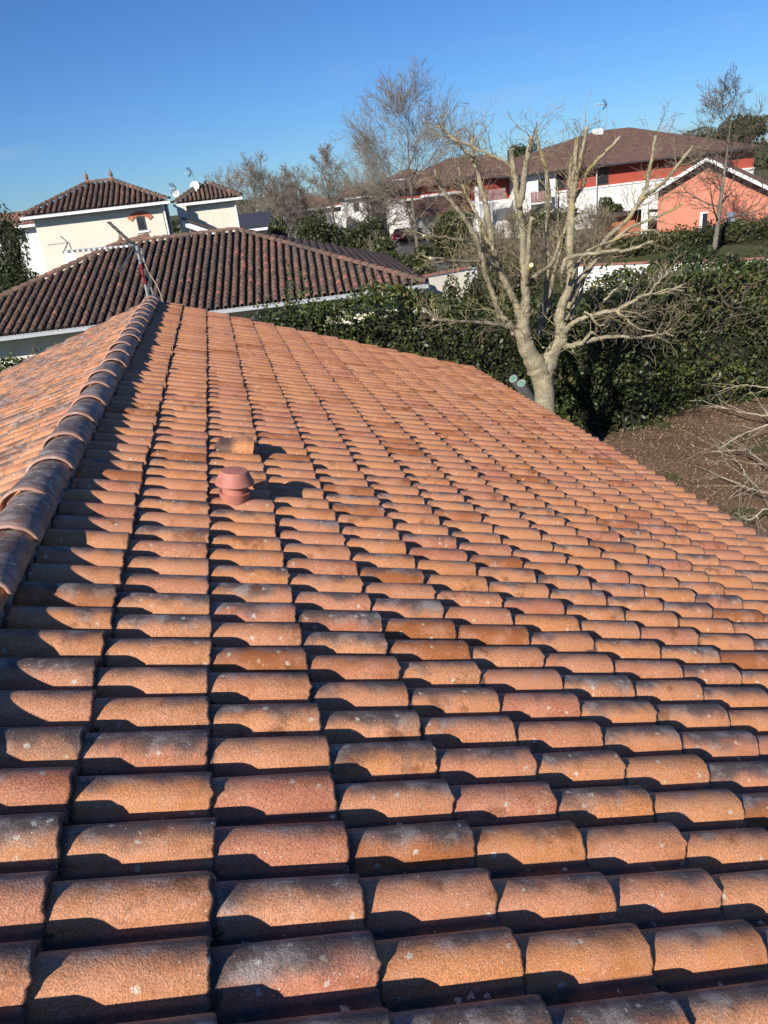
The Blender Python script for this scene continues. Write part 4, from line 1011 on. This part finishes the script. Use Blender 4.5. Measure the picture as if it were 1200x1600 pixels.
bush_px('broad rounded evergreen bush left of the road', 556, 352, 0, 58, 86, 6000, 0.24, M_BUSH, clumps=12)
bush_px('olive green bush just beyond the tiled ridge, right of the black roof', 437, 352, 0, 52, 70, 4200, 0.24, M_HEDGE2, clumps=10)
bush_px('dark bush tucked behind the ridge of the canal tile roof', 492, 342, 0, 50, 84, 5600, 0.22, M_BUSH)
bush_px('low green bush beside the road behind the tiled hip', 590, 378, 0, 46, 60, 3600, 0.2, M_LAUREL)
bush_px('low olive hedge bush below the tallest bare tree', 640, 394, 0, 42, 100, 5000, 0.19, M_HEDGE2, clumps=12)
bush_px('tall dark green bush right of the road', 706, 338, 0, 50, 100, 9000, 0.2, M_BUSH, clumps=16)
bush_px('rounded shrub against the white apartment wall, behind the pruned tree', 858, 330, 0, 60, 110, 5200, 0.26, M_HEDGE2, clumps=12)
bush_px('small leafy shrub in front of the cream wall', 722, 436, 0, 23.5, 92, 4600, 0.12, M_HEDGE2, clumps=12)
bush_px('olive shrub mass behind the fork of the pruned tree', 800, 418, 0, 25, 130, 6500, 0.13, M_HEDGE2, clumps=14)
bush_px('dark shrub at the foot of the apartment house', 955, 312, 0, 66, 60, 2600, 0.28, M_BUSH)
# one shrub with loose sprays rising over the hedge
bush_px('loose leafy spray rising above the laurel hedge against the dark tiles', 462, 448, 0, 15.6, 64, 1500, 0.10, M_LAUREL, 'hedge_shrub', clumps=6)

# far evergreen pines behind the apartments
def pine(label, px, top, Y, wpx, hcrown, n, size=0.5):
    c = at(px, top, Y); s = Y/FPX; t = empty('pine_tree', (c[0], Y, 0), label, 'tree')
    MB().tube([(c[0], Y, 0), (c[0]+0.3, Y, c[2]-hcrown*0.5)], [0.35, 0.2], 7).build('trunk', M_BARKF, t)
    C = []
    for i in range(14):
        q = np.array([c[0]+rng.normal(0, wpx*s*0.22), Y+rng.normal(0, wpx*s*0.2), c[2]-hcrown*rng.uniform(0.25, 0.7)])
        d = rng.normal(size=(n//14, 3)); d /= np.linalg.norm(d, axis=1)[:, None]
        C.append(q + d*(1-rng.exponential(0.15, (n//14, 1))).clip(0.1, 1)*np.array([wpx*s*0.24, wpx*s*0.22, hcrown*0.3]))
    leaf_mesh('crown', np.vstack(C), size, M_PINE, t, aspect=0.35)
pine('broad round topped pine above the apartment roof at right', 1105, 196, 112, 130, 4.5, 6500)
pine('dark green pine behind the tall bare tree at right', 1165, 178, 104, 80, 4.5, 5200)
pine('small dark conifer between the two brown roofs', 773, 247, 130, 18, 5, 900, 0.6)
pine('rounded evergreen peeping over the apartment roof at its left end', 812, 226, 110, 40, 4.2, 2600)

# ------------------------------------------------------------------ bare trees
def bare_branch(S, p, d, L, r, dep, mx, kids, spread, upb, rmin):
    n = 4 if dep < 3 else 3; pts = [p]; rs = [r]
    for i in range(n):
        d = d + rng.normal(0, 0.13, 3) + np.array([0, 0, upb]); d /= np.linalg.norm(d)
        p2 = pts[-1] + d*L/n; r2 = max(rmin, r*(1-0.55*(i+1)/n)); S.append((*pts[-1], *p2, rs[-1], r2)); pts.append(p2); rs.append(r2)
        if dep < mx:
            k = kids if i else max(0, kids-1)
            for _ in range(int(k) + (rng.random() < k % 1)):
                a = rng.normal(size=3); a -= d*(a @ d); a /= np.linalg.norm(a)
                th = rng.uniform(0.35, 1.0)*spread; dd = d*math.cos(th) + a*math.sin(th)
                bare_branch(S, p2, dd, L*rng.uniform(0.45, 0.72)*(1-0.12*i/n), r2*0.62, dep+1, mx, kids, spread, upb, rmin)
def bare_tree(label, base, H, spread=0.9, kids=1.0, mx=5, trunk_r=0.18, clear=0.25, rmin=0.011, upb=0.10, mats=(M_BARKF, M_TWIGF), name='bare_tree', group=None, stems=1, lfac=0.36):
    t = empty(name, (base[0], base[1], 0), label, 'tree', group); S = []; tm = MB()
    H = H*0.88
    for s in range(stems):
        b = np.array([base[0]+(rng.normal(0, 0.5) if stems > 1 else 0), base[1]+(rng.normal(0, 0.4) if stems > 1 else 0), 0]); p = b; pts = [p]; rs = [trunk_r]
        d = np.array([rng.normal(0, 0.25), rng.normal(0, 0.2), 1]) if stems > 1 else np.array([0, 0, 1.0])
        n = 9; Hs = H*(rng.uniform(0.75, 1.0) if stems > 1 else 1)
        for i in range(n):
            d = d + rng.normal(0, 0.035, 3)*np.array([1, 1, 0]); d[:2] *= 0.9; d[2] = max(d[2], 0.85); d /= np.linalg.norm(d)
            p = p + d*Hs*0.88/n; pts.append(p); rs.append(max(rmin, trunk_r*(1-(i+1)/n)**0.8))
            z = (i+1)/n
            if z > clear:
                for _ in range(3 if stems == 1 else 2):
                    a = rng.uniform(0, 6.28); th = spread*(1.15-0.55*z); dd = np.array([math.cos(a)*math.sin(th), math.sin(a)*math.sin(th), math.cos(th)])
                    bare_branch(S, p, dd, Hs*lfac*(1.15-0.72*z), rs[-1]*0.5, 2, mx, kids, 0.85, upb, rmin)
        P, Rr = spline(pts, rs, 3); tm.tube(P, Rr, 8)
    tm.build('trunk', mats[0], t, True); seg_mesh('crown', S, mats[1], t); print('TREE', len(S), label); return t, len(S)
b_ = gp(653, 393); bare_tree('tallest bare tree, pale trunk beside the road with fine upright twigs', b_, 14.6, 1.12, 2.05, 5, 0.20, 0.22, 0.011, 0.06, lfac=0.47)
b_ = gp(1116, 392); bare_tree('bare tree in front of the salmon house, spreading low limbs', b_, 10.2, 1.3, 1.8, 5, 0.17, 0.2, 0.009, 0.07, mats=(bark_mat('grey_bark', (0.2, 0.175, 0.14), 0.4, 0, 0), simple('dark_twig', (0.15, 0.115, 0.085), 0.9, 0.3, 2)), lfac=0.36)
c = at(513, 222, 78); bare_tree('slender bare tree standing between the bushes and the sky', (c[0], 78), c[2]*1.05, 0.8, 1.8, 5, 0.14, 0.22, 0.012, 0.09, lfac=0.28)
c = at(447, 238, 84); bare_tree('multi-stemmed bare tree right of the wide brown one', (c[0], 84), c[2]*1.08, 0.85, 1.6, 5, 0.13, 0.15, 0.012, 0.07, stems=3, lfac=0.30)
c = at(385, 251, 86); bare_tree('wide bushy bare tree behind the annexe roof', (c[0], 86), c[2]*1.12, 1.0, 1.6, 5, 0.13, 0.1, 0.013, 0.05, stems=4, lfac=0.34)
c = at(418, 262, 80); bare_tree('low brown bare tree between the wide tree and the multi-stemmed one', (c[0], 80), c[2]*1.08, 1.0, 1.6, 5, 0.12, 0.1, 0.013, 0.05, stems=3, lfac=0.34)
c = at(610, 262, 84); bare_tree('round bushy bare tree with dense brown twigs left of the tallest tree', (c[0]-1, 84), c[2], 1.25, 1.6, 5, 0.16, 0.12, 0.015, 0.02, stems=3, lfac=0.46)
c = at(690, 285, 96); bare_tree('small brown bare tree in front of the brown roofed block', (c[0], 96), c[2], 1.0, 1.5, 5, 0.13, 0.12, 0.016, 0.05, stems=2, lfac=0.4)
c = at(560, 205, 100); bare_tree('hazy bare tree just left of the tallest tree', (c[0], 100), c[2], 0.85, 1.6, 5, 0.15, 0.25, 0.013, 0.08, lfac=0.34)
for (px, tp, Y, lab) in ((470, 282, 112, 'distant brown bare tree behind the multi-stemmed one'), (535, 276, 118, 'distant brown bare tree behind the slender one'), (585, 268, 116, 'distant brown bare tree behind the round bushy one'), (350, 268, 125, 'distant brown bare tree just right of the annexe roof')):
    c = at(px, tp, Y); bare_tree(lab, (c[0], Y), c[2], 1.2, 1.4, 5, 0.14, 0.08, 0.02, 0.03, stems=3, lfac=0.48)
c = at(486, 356, 60); bare_tree('low leafless shrub in front of the rounded bush', (c[0], 60), c[2]+0.3, 0.9, 1.5, 4, 0.05, 0.05, 0.012, 0.08, stems=4, name='bare_shrub', lfac=0.5)
c = at(560, 372, 56); bare_tree('grey leafless shrub at the road edge', (c[0]+1.2, 56), 3.0, 0.9, 1.5, 4, 0.05, 0.05, 0.012, 0.08, stems=4, name='bare_shrub', lfac=0.5)
for (px, tp, Y, lab) in ((800, 322, 62, 'pale brown leafless thicket before the white apartment bay'), (930, 318, 58, 'pale brown leafless thicket before the white lower apartment wall'), (770, 352, 40, 'tangle of brown leafless stems left of the pruned tree crown'), (850, 345, 44, 'brown leafless thicket directly behind the pruned tree'), (905, 352, 38, 'brown leafless thicket above the dark hedge, beside the white garden wall')):
    c = at(px, tp, Y); bare_tree(lab, (c[0], Y), c[2], 1.0, 1.1, 4, 0.05, 0.05, 0.009, 0.05, mats=(M_BARKF, M_TWIG), stems=9, name='bare_thicket', lfac=0.55)
# far woodland on the horizon
n = 16000; a = rng.uniform(-0.75, 0.95, n); Rw = rng.uniform(230, 420, n)
FC = np.stack([np.sin(a)*Rw, np.cos(a)*Rw, rng.random(n)**1.3*(5.5+2.2*np.sin(a*31)+1.6*np.sin(a*73))], 1)
fw = leaf_mesh('far_woodland', FC, 2.6, M_BUSH, None, aspect=0.8); tag(fw, 'low distant woodland along the horizon', 'woodland', kind='stuff')

# ------------------------------------------------------------------ pruned tree in the garden
TY = 12.0
tree = empty('pruned_tree', (5.3, TY, 0), 'pale barked garden tree with hard pruned lichened limbs beside the roof', 'tree')
twS = []; twY = []
def limb(name, pts, dy0, dy1, w0, w1, cut=True, twigs=10, parent=tree, n=10, tl=0.40, mat=None):
    """pts: photo pixels; the limb leans from depth offset dy0 to dy1; w: widths in photo pixels"""
    k = len(pts); dl = np.concatenate([[0], np.cumsum([math.dist(pts[i], pts[i+1]) for i in range(k-1)])]); dl /= dl[-1]
    P = np.array([at(x, y, TY + dy0 + (dy1-dy0)*f) for (x, y), f in zip(pts, dl)]); Rr = np.array([(w0+(w1-w0)*f)*0.5*TY*1.04/FPX for f in dl])
    P, Rr = spline(P, Rr, 5); P[1:-1] += rng.normal(0, 0.007, P[1:-1].shape); Rr = Rr*(1+rng.normal(0, 0.05, len(Rr)))
    for kn in range(rng.integers(0, 3)):
        q = rng.integers(2, max(3, len(P)-2)); Rr[q] *= rng.uniform(1.12, 1.3)
    V, F = tube_geo(P, Rr, n, True, rng.uniform(0, 6)); mi = [0]*(len(F)-1) + [1 if cut else 0]
    o = mesh(name, V, F, [mat or M_BARK, M_CUT], parent, True, mi); o.data.polygons[len(F)-1].use_smooth = False
    for _ in range(int(twigs*2.2)):
        i = rng.integers(len(P)//5, len(P)); d = P[min(i+1, len(P)-1)] - P[max(i-1, 0)]; d /= np.linalg.norm(d)
        a = rng.normal(size=3); a -= d*(a @ d); a /= np.linalg.norm(a); dd = a*0.8 + d*0.5 + np.array([0, 0, 0.25]); dd /= np.linalg.norm(dd)
        bare_branch(twS if rng.random() < 0.6 else twY, P[i], dd, rng.uniform(0.3, 1.1)*tl, min(0.008, Rr[i]*0.5), 3, 5, 1.25, 1.0, 0.02, 0.0028)
    return P
# trunk down to the ground and the two stems
tb = at(850, 640, TY); trP = [np.array([tb[0], TY, 0]), np.array([tb[0], TY, 0.9]), at(851, 622, TY), at(849, 600, TY), at(848, 584, TY)]
P, Rr = spline(trP, [0.25, 0.18, 0.176, 0.185, 0.185], 6); mesh('trunk', *tube_geo(P, Rr, 18, True, 1.0), M_BARK, tree, True)
limb('limb', [(849, 594), (838, 572), (826, 551), (818, 530), (817, 508), (819, 490)], 0, -0.05, 33, 20, False, 4, n=14)
limb('limb', [(849, 594), (856, 570), (864, 549), (874, 535), (877, 520), (876, 505)], 0, 0.05, 28, 18, False, 4, n=14)
Lm = [
 ([(819, 495), (822, 470), (820, 440), (818, 410), (817, 370), (812, 330), (806, 290), (802, 262), (799, 233)], -0.05, -0.3, 15, 6.5, 10),
 ([(811, 325), (818, 285), (822, 255), (827, 232), (830, 212)], -0.25, -0.5, 9, 6.5, 8),
 ([(822, 455), (824, 425), (826, 395), (827, 365), (831, 340)], -0.1, -0.4, 8, 6, 4),
 ([(824, 445), (826, 425), (830, 414)], -0.15, -0.6, 6.5, 6.5, 1),
 ([(814, 505), (808, 480), (800, 462), (788, 438), (775, 412), (768, 375), (763, 347), (760, 322), (753, 297), (745, 263), (738, 240), (737, 211)], 0.1, 0.5, 12, 5.6, 16),
 ([(739, 252), (724, 233), (716, 222), (706, 211)], 0.4, 0.5, 5, 3.5, 5),
 ([(803, 522), (798, 510), (785, 495), (776, 475), (768, 455), (757, 420), (752, 393), (737, 360), (720, 333), (700, 310), (688, 290), (680, 266)], 0.0, -0.5, 10, 4.2, 14),
 ([(779, 418), (765, 385), (755, 362), (747, 338), (735, 317), (723, 290), (716, 262)], 0.3, 0.9, 7, 2.8, 12),
 ([(815, 525), (806, 518), (794, 510), (767, 505), (727, 502), (690, 500), (677, 499)], 0.05, -0.7, 8.5, 3.2, 14),
 ([(802, 264), (784, 250), (755, 237), (727, 223), (708, 217), (692, 200), (683, 197)], -0.2, 0.3, 3.4, 2.4, 14),
 ([(776, 400), (765, 393), (740, 383), (713, 375), (685, 370), (662, 369)], 0.1, -0.6, 6, 3.6, 10),
 ([(779, 418), (762, 411), (745, 408), (710, 407), (672, 403)], 0.1, -0.6, 5.4, 3.4, 8),
 ([(842, 525), (848, 490), (853, 455), (856, 420), (855, 380), (855, 347), (857, 297), (852, 260), (843, 233), (836, 204)], 0.5, 0.9, 9, 4.6, 14),
 ([(846, 512), (858, 470), (867, 420), (880, 375), (889, 339), (896, 314), (910, 293), (917, 270), (937, 247), (969, 214)], 0.6, 0.1, 6.5, 5.2, 12),
 ([(876, 512), (874, 495), (878, 478), (885, 462), (891, 445), (891, 420), (890, 395), (892, 352), (894, 324), (893, 295), (898, 260), (901, 214)], 0.05, 0.2, 16, 6.2, 10),
 ([(894, 318), (900, 285), (906, 255), (912, 225), (918, 198)], 0.15, 0.0, 6.5, 5.4, 8),
 ([(891, 350), (888, 310), (890, 280), (894, 250), (908, 222)], 0.2, 0.4, 5, 4, 8),
 ([(888, 470), (903, 440), (921, 418), (946, 375), (979, 345), (994, 322), (1006, 300), (1012, 282), (1019, 243), (1024, 212)], 0.15, 0.5, 10, 4.6, 14),
 ([(992, 326), (1010, 307), (1029, 291), (1052, 268), (1083, 228)], 0.4, 0.1, 6.5, 4.8, 8),
 ([(893, 446), (918, 425), (940, 395), (973, 364), (1004, 347), (1029, 337), (1066, 319)], 0.1, -0.4, 8, 3.4, 8),
 ([(878, 428), (883, 408), (898, 400), (925, 397), (965, 392), (990, 389), (1021, 377)], -0.3, -0.8, 6.5, 4, 6),
 ([(893, 436), (905, 408), (921, 391), (956, 377), (988, 364), (1029, 359)], -0.1, -0.6, 5.5, 3, 6),
 ([(887, 482), (902, 455), (912, 430), (916, 410), (935, 392)], 0.6, 1.2, 8.5, 4.5, 5),
 ([(884, 500), (896, 482), (905, 468), (912, 440), (920, 420)], 0.8, 1.2, 6, 4, 4),
 ([(880, 523), (887, 514), (896, 504), (919, 494), (944, 488), (965, 484), (986, 472), (1005, 462), (1038, 457), (1072, 443)], 0.0, -0.9, 8.5, 3, 7),
 ([(1016, 460), (1022, 448), (1034, 436), (1049, 420)], -0.7, -0.8, 3.8, 2.4, 4),
 ([(1020, 459), (1045, 452), (1070, 455)], -0.7, -0.9, 2.6, 1.6, 3),
 ([(962, 485), (976, 496), (986, 506), (998, 514), (1021, 518)], -0.5, -0.9, 3.4, 2, 5),
 ([(966, 485), (980, 487), (996, 490), (1012, 498)], -0.5, -0.6, 2.8, 1.8, 2),
 ([(962, 486), (975, 494), (994, 495)], -0.5, -0.8, 2.6, 1.8, 2),
 ([(874, 540), (888, 541), (909, 536), (934, 529), (965, 526), (1007, 529)], 0.0, -0.5, 10, 3.6, 2),
 ([(1003, 526), (1018, 524), (1034, 521), (1053, 525)], -0.3, -0.6, 3.4, 1.8, 5),
 ([(1032, 522), (1042, 518), (1048, 513)], -0.4, -0.6, 2.2, 1.6, 2),
 ([(911, 534), (919, 526), (926, 518)], -0.2, -0.3, 5, 4.6, 1),
 ([(913, 487), (924, 494), (934, 508), (945, 507)], -0.3, -0.5, 3.4, 2.4, 3),
 ([(866, 545), (858, 545), (848, 543)], 0.0, -0.2, 3, 2, 1),
 ([(841, 525), (852, 510), (864, 490)], 0.4, 0.7, 2.8, 2.2, 1),
 ([(830, 436), (845, 425), (862, 412), (874, 380), (884, 355)], -0.2, 0.3, 6.5, 4.6, 5),
 ([(871, 420), (872, 363), (872, 305), (868, 280)], 0.6, 0.7, 3.0, 2.2, 6),
 ([(944, 470), (954, 460), (964, 450)], -0.1, -0.2, 4, 3.2, 1),
]
for pts, y0, y1, w0, w1, tw in Lm: limb('limb', pts, y0, y1, w0, w1, True, tw)
seg_mesh('twigs', twS, M_TWIG, tree); seg_mesh('lichened_twigs', twY, M_TWIGY, tree)

# ------------------------------------------------------------------ cut branches lying on the soil
def cut_branch(label, pts, z, w0, w1, twigs, seed):
    P0_ = [atz(x, y, zz) for (x, y), zz in zip(pts, z)]; t = empty('cut_branch', tuple(P0_[0]*np.array([1, 1, 0])), label, 'branch', 'cut branches on the soil')
    k = len(pts); Rr = np.linspace(w0, w1, k); P, R2 = spline(P0_, Rr, 6); P[1:] += rng.normal(0, 0.008, P[1:].shape)
    mesh('stem', *tube_geo(P, R2, 7, True, 0.3), M_TWIGW, t, True); S = []
    for _ in range(twigs):
        i = rng.integers(2, len(P)-1); d = P[i+1]-P[i-1]; d /= np.linalg.norm(d); a = rng.normal(size=3); a -= d*(a @ d); a /= np.linalg.norm(a)
        dd = d*0.75 + a*0.6 + np.array([0, 0, 0.1]); dd /= np.linalg.norm(dd); bare_branch(S, P[i], dd, rng.uniform(0.35, 0.9), R2[i]*0.5, 3, 5, 0.5, 0.8, 0.0, 0.003)
    S = [s for s in S if s[2] > 0.01 and s[5] > 0.01]
    seg_mesh('twigs', S, M_TWIGW, t)['kind'] = 'stuff'
cut_branch('long bleached cut branch lying nearest the hedge', [(1215, 652), (1186, 648), (1150, 642), (1120, 634), (1092, 625), (1065, 628)], [0.5, 0.45, 0.4, 0.35, 0.3, 0.25], 0.022, 0.006, 9, 1)
cut_branch('pale branch resting half up the hedge foot at the right edge', [(1215, 606), (1190, 605), (1165, 602), (1145, 605), (1122, 612)], [0.9, 0.85, 0.8, 0.7, 0.6], 0.02, 0.006, 7, 2)
cut_branch('forked cut branch arching over the brown soil', [(1215, 660), (1188, 668), (1162, 678), (1140, 690), (1122, 702)], [0.5, 0.45, 0.4, 0.3, 0.15], 0.018, 0.006, 8, 3)
cut_branch('cut branch with side twigs in the middle of the soil', [(1215, 738), (1185, 718), (1160, 704), (1135, 704), (1110, 706)], [0.45, 0.4, 0.35, 0.3, 0.2], 0.018, 0.005, 9, 4)
cut_branch('cut branch lying lowest, close to the roof edge', [(1215, 772), (1188, 768), (1160, 758), (1125, 744), (1080, 725)], [0.5, 0.45, 0.35, 0.25, 0.1], 0.018, 0.005, 12, 5)
cut_branch('tangled cut branch at the right edge above the eave tiles', [(1215, 800), (1195, 795), (1172, 812), (1145, 800)], [0.6, 0.5, 0.4, 0.3], 0.016, 0.005, 14, 6)
cut_branch('thick crooked branch pointing to the corner of the eave', [(1165, 742), (1158, 728), (1146, 716), (1125, 706)], [0.25, 0.3, 0.3, 0.2], 0.016, 0.006, 5, 7)

# ------------------------------------------------------------------ grey poles by the eave
for (x0, y0, x1, y1, lab, dy) in ((802, 592, 832, 632, 'grey tube with green ring cap, the left one leaning by the eave', 0.0), (815, 599, 838, 634, 'grey tube with darker cap, the right one leaning by the eave', -0.1)):
    A_ = at(x0, y0, 12.3+dy); B_ = at(x1, y1, 12.75+dy); d = (B_-A_)/np.linalg.norm(B_-A_); F_ = A_ + d*(A_[2]/-d[2]) if d[2] < -0.2 else B_
    t = empty('grey_tube', tuple(F_), lab, 'tube')
    MB().tube([A_, F_], 0.074, 16).build('tube', M_GREYT, t)
    fc = -d
    ec = lathe('end_cap', A_, fc, [(0.0755, -0.012), (0.077, 0.008), (0.062, 0.010), (0.050, 0.004), (0.02, 0.002)], M_GREYT, t, 20)
    lathe('cap_disc', A_ + fc*0.004, fc, [(0.056, 0.0), (0.054, 0.008), (0.036, 0.010), (0.034, 0.002), (0.022, 0.002), (0.020, 0.014), (0.006, 0.014)], M_GREENP, ec, 18)

# ------------------------------------------------------------------ cars
def car(label, c, ang, paint):
    t = empty('parked_car', (c[0], c[1], 0), label, 'car', 'cars parked on the road')
    ca, sa = math.cos(ang), math.sin(ang)
    def fr(V): V = np.asarray(V, float); return np.stack([c[0]+V[:, 0]*ca-V[:, 1]*sa, c[1]+V[:, 0]*sa+V[:, 1]*ca, V[:, 2]], 1)
    def loft(name, secs, mat, par):          # secs: x, half width, z list of outlines
        V = []; F = []
        for s in secs: V += s
        n = len(secs[0])
        for j in range(len(secs)-1):
            for i in range(n): F.append((j*n+i, j*n+(i+1) % n, (j+1)*n+(i+1) % n, (j+1)*n+i))
        F.append(tuple(range(n))[::-1]); F.append(tuple((len(secs)-1)*n+i for i in range(n)))
        return mesh(name, fr(V), F, mat, par, False)
    def sec(x, w, z0, z1, wt=None):
        wt = wt or w*0.92; zm = z0+(z1-z0)*0.65
        return [(x, -w*0.94, z0), (x, -w, zm), (x, -wt, z1), (x, wt, z1), (x, w, zm), (x, w*0.94, z0)]
    body = loft('body', [sec(-2.0, 0.72, 0.35, 0.72), sec(-1.85, 0.84, 0.22, 0.86), sec(-0.9, 0.88, 0.2, 0.98), sec(0.9, 0.88, 0.2, 0.98), sec(1.7, 0.86, 0.22, 0.95), sec(1.95, 0.78, 0.3, 0.88)], paint, t)
    loft('cabin', [sec(-1.0, 0.80, 0.97, 0.99, 0.78), sec(-0.35, 0.78, 0.97, 1.42, 0.60), sec(0.9, 0.78, 0.97, 1.46, 0.60), sec(1.6, 0.76, 0.93, 1.0, 0.72)], paint, t)
    wsc = MB(); wsc.prism(fr([(-0.99, -0.66, 1.035), (-0.99, 0.66, 1.035), (-0.43, 0.54, 1.405), (-0.43, -0.54, 1.405)]) , fr([(-0.014, 0, 0.02)])[0]-fr([(0, 0, 0)])[0]); wsc.build('windscreen', M_GLASS, t)
    for s in (-1, 1):
        MB().prism(fr([(-0.7, s*0.782, 1.03), (1.2, s*0.775, 1.03), (0.85, s*0.665, 1.37), (-0.3, s*0.665, 1.36)]), fr([(0, s*0.02, 0.008)])[0]-fr([(0, 0, 0)])[0]).build('side_window', M_GLASS, t)
        MB().add(*(lambda V, F: (fr(V), F))(*tube_geo([(-2.0, s*0.55, 0.66), (-1.9, s*0.58, 0.66)], 0.11, 8))).build('headlight', M_LAMP, t)
        for x in (-1.25, 1.25):
            wv, wf = tube_geo([(x, s*0.70, 0.31), (x, s*0.885, 0.31)], 0.31, 14); wh = mesh('wheel', fr(wv), wf, M_TYRE, t)
            wv, wf = tube_geo([(x, s*0.87, 0.31), (x, s*0.895, 0.31)], 0.19, 10); mesh('rim', fr(wv), wf, M_GALV, wh)
    MB().box((-2.02, -0.28, 0.40), (-1.985, 0.28, 0.52), fr).build('number_plate', M_WPAINT, t)
cR = gp(628, 376.5); car('dark red car parked at the end of the road', cR, math.radians(62), M_CARRED)
cG = gp(642, 377); car('dark grey car half behind the tall tree trunk, beside the red car', (cG[0]+0.4, cG[1]-1), math.radians(80), M_CARGREY)
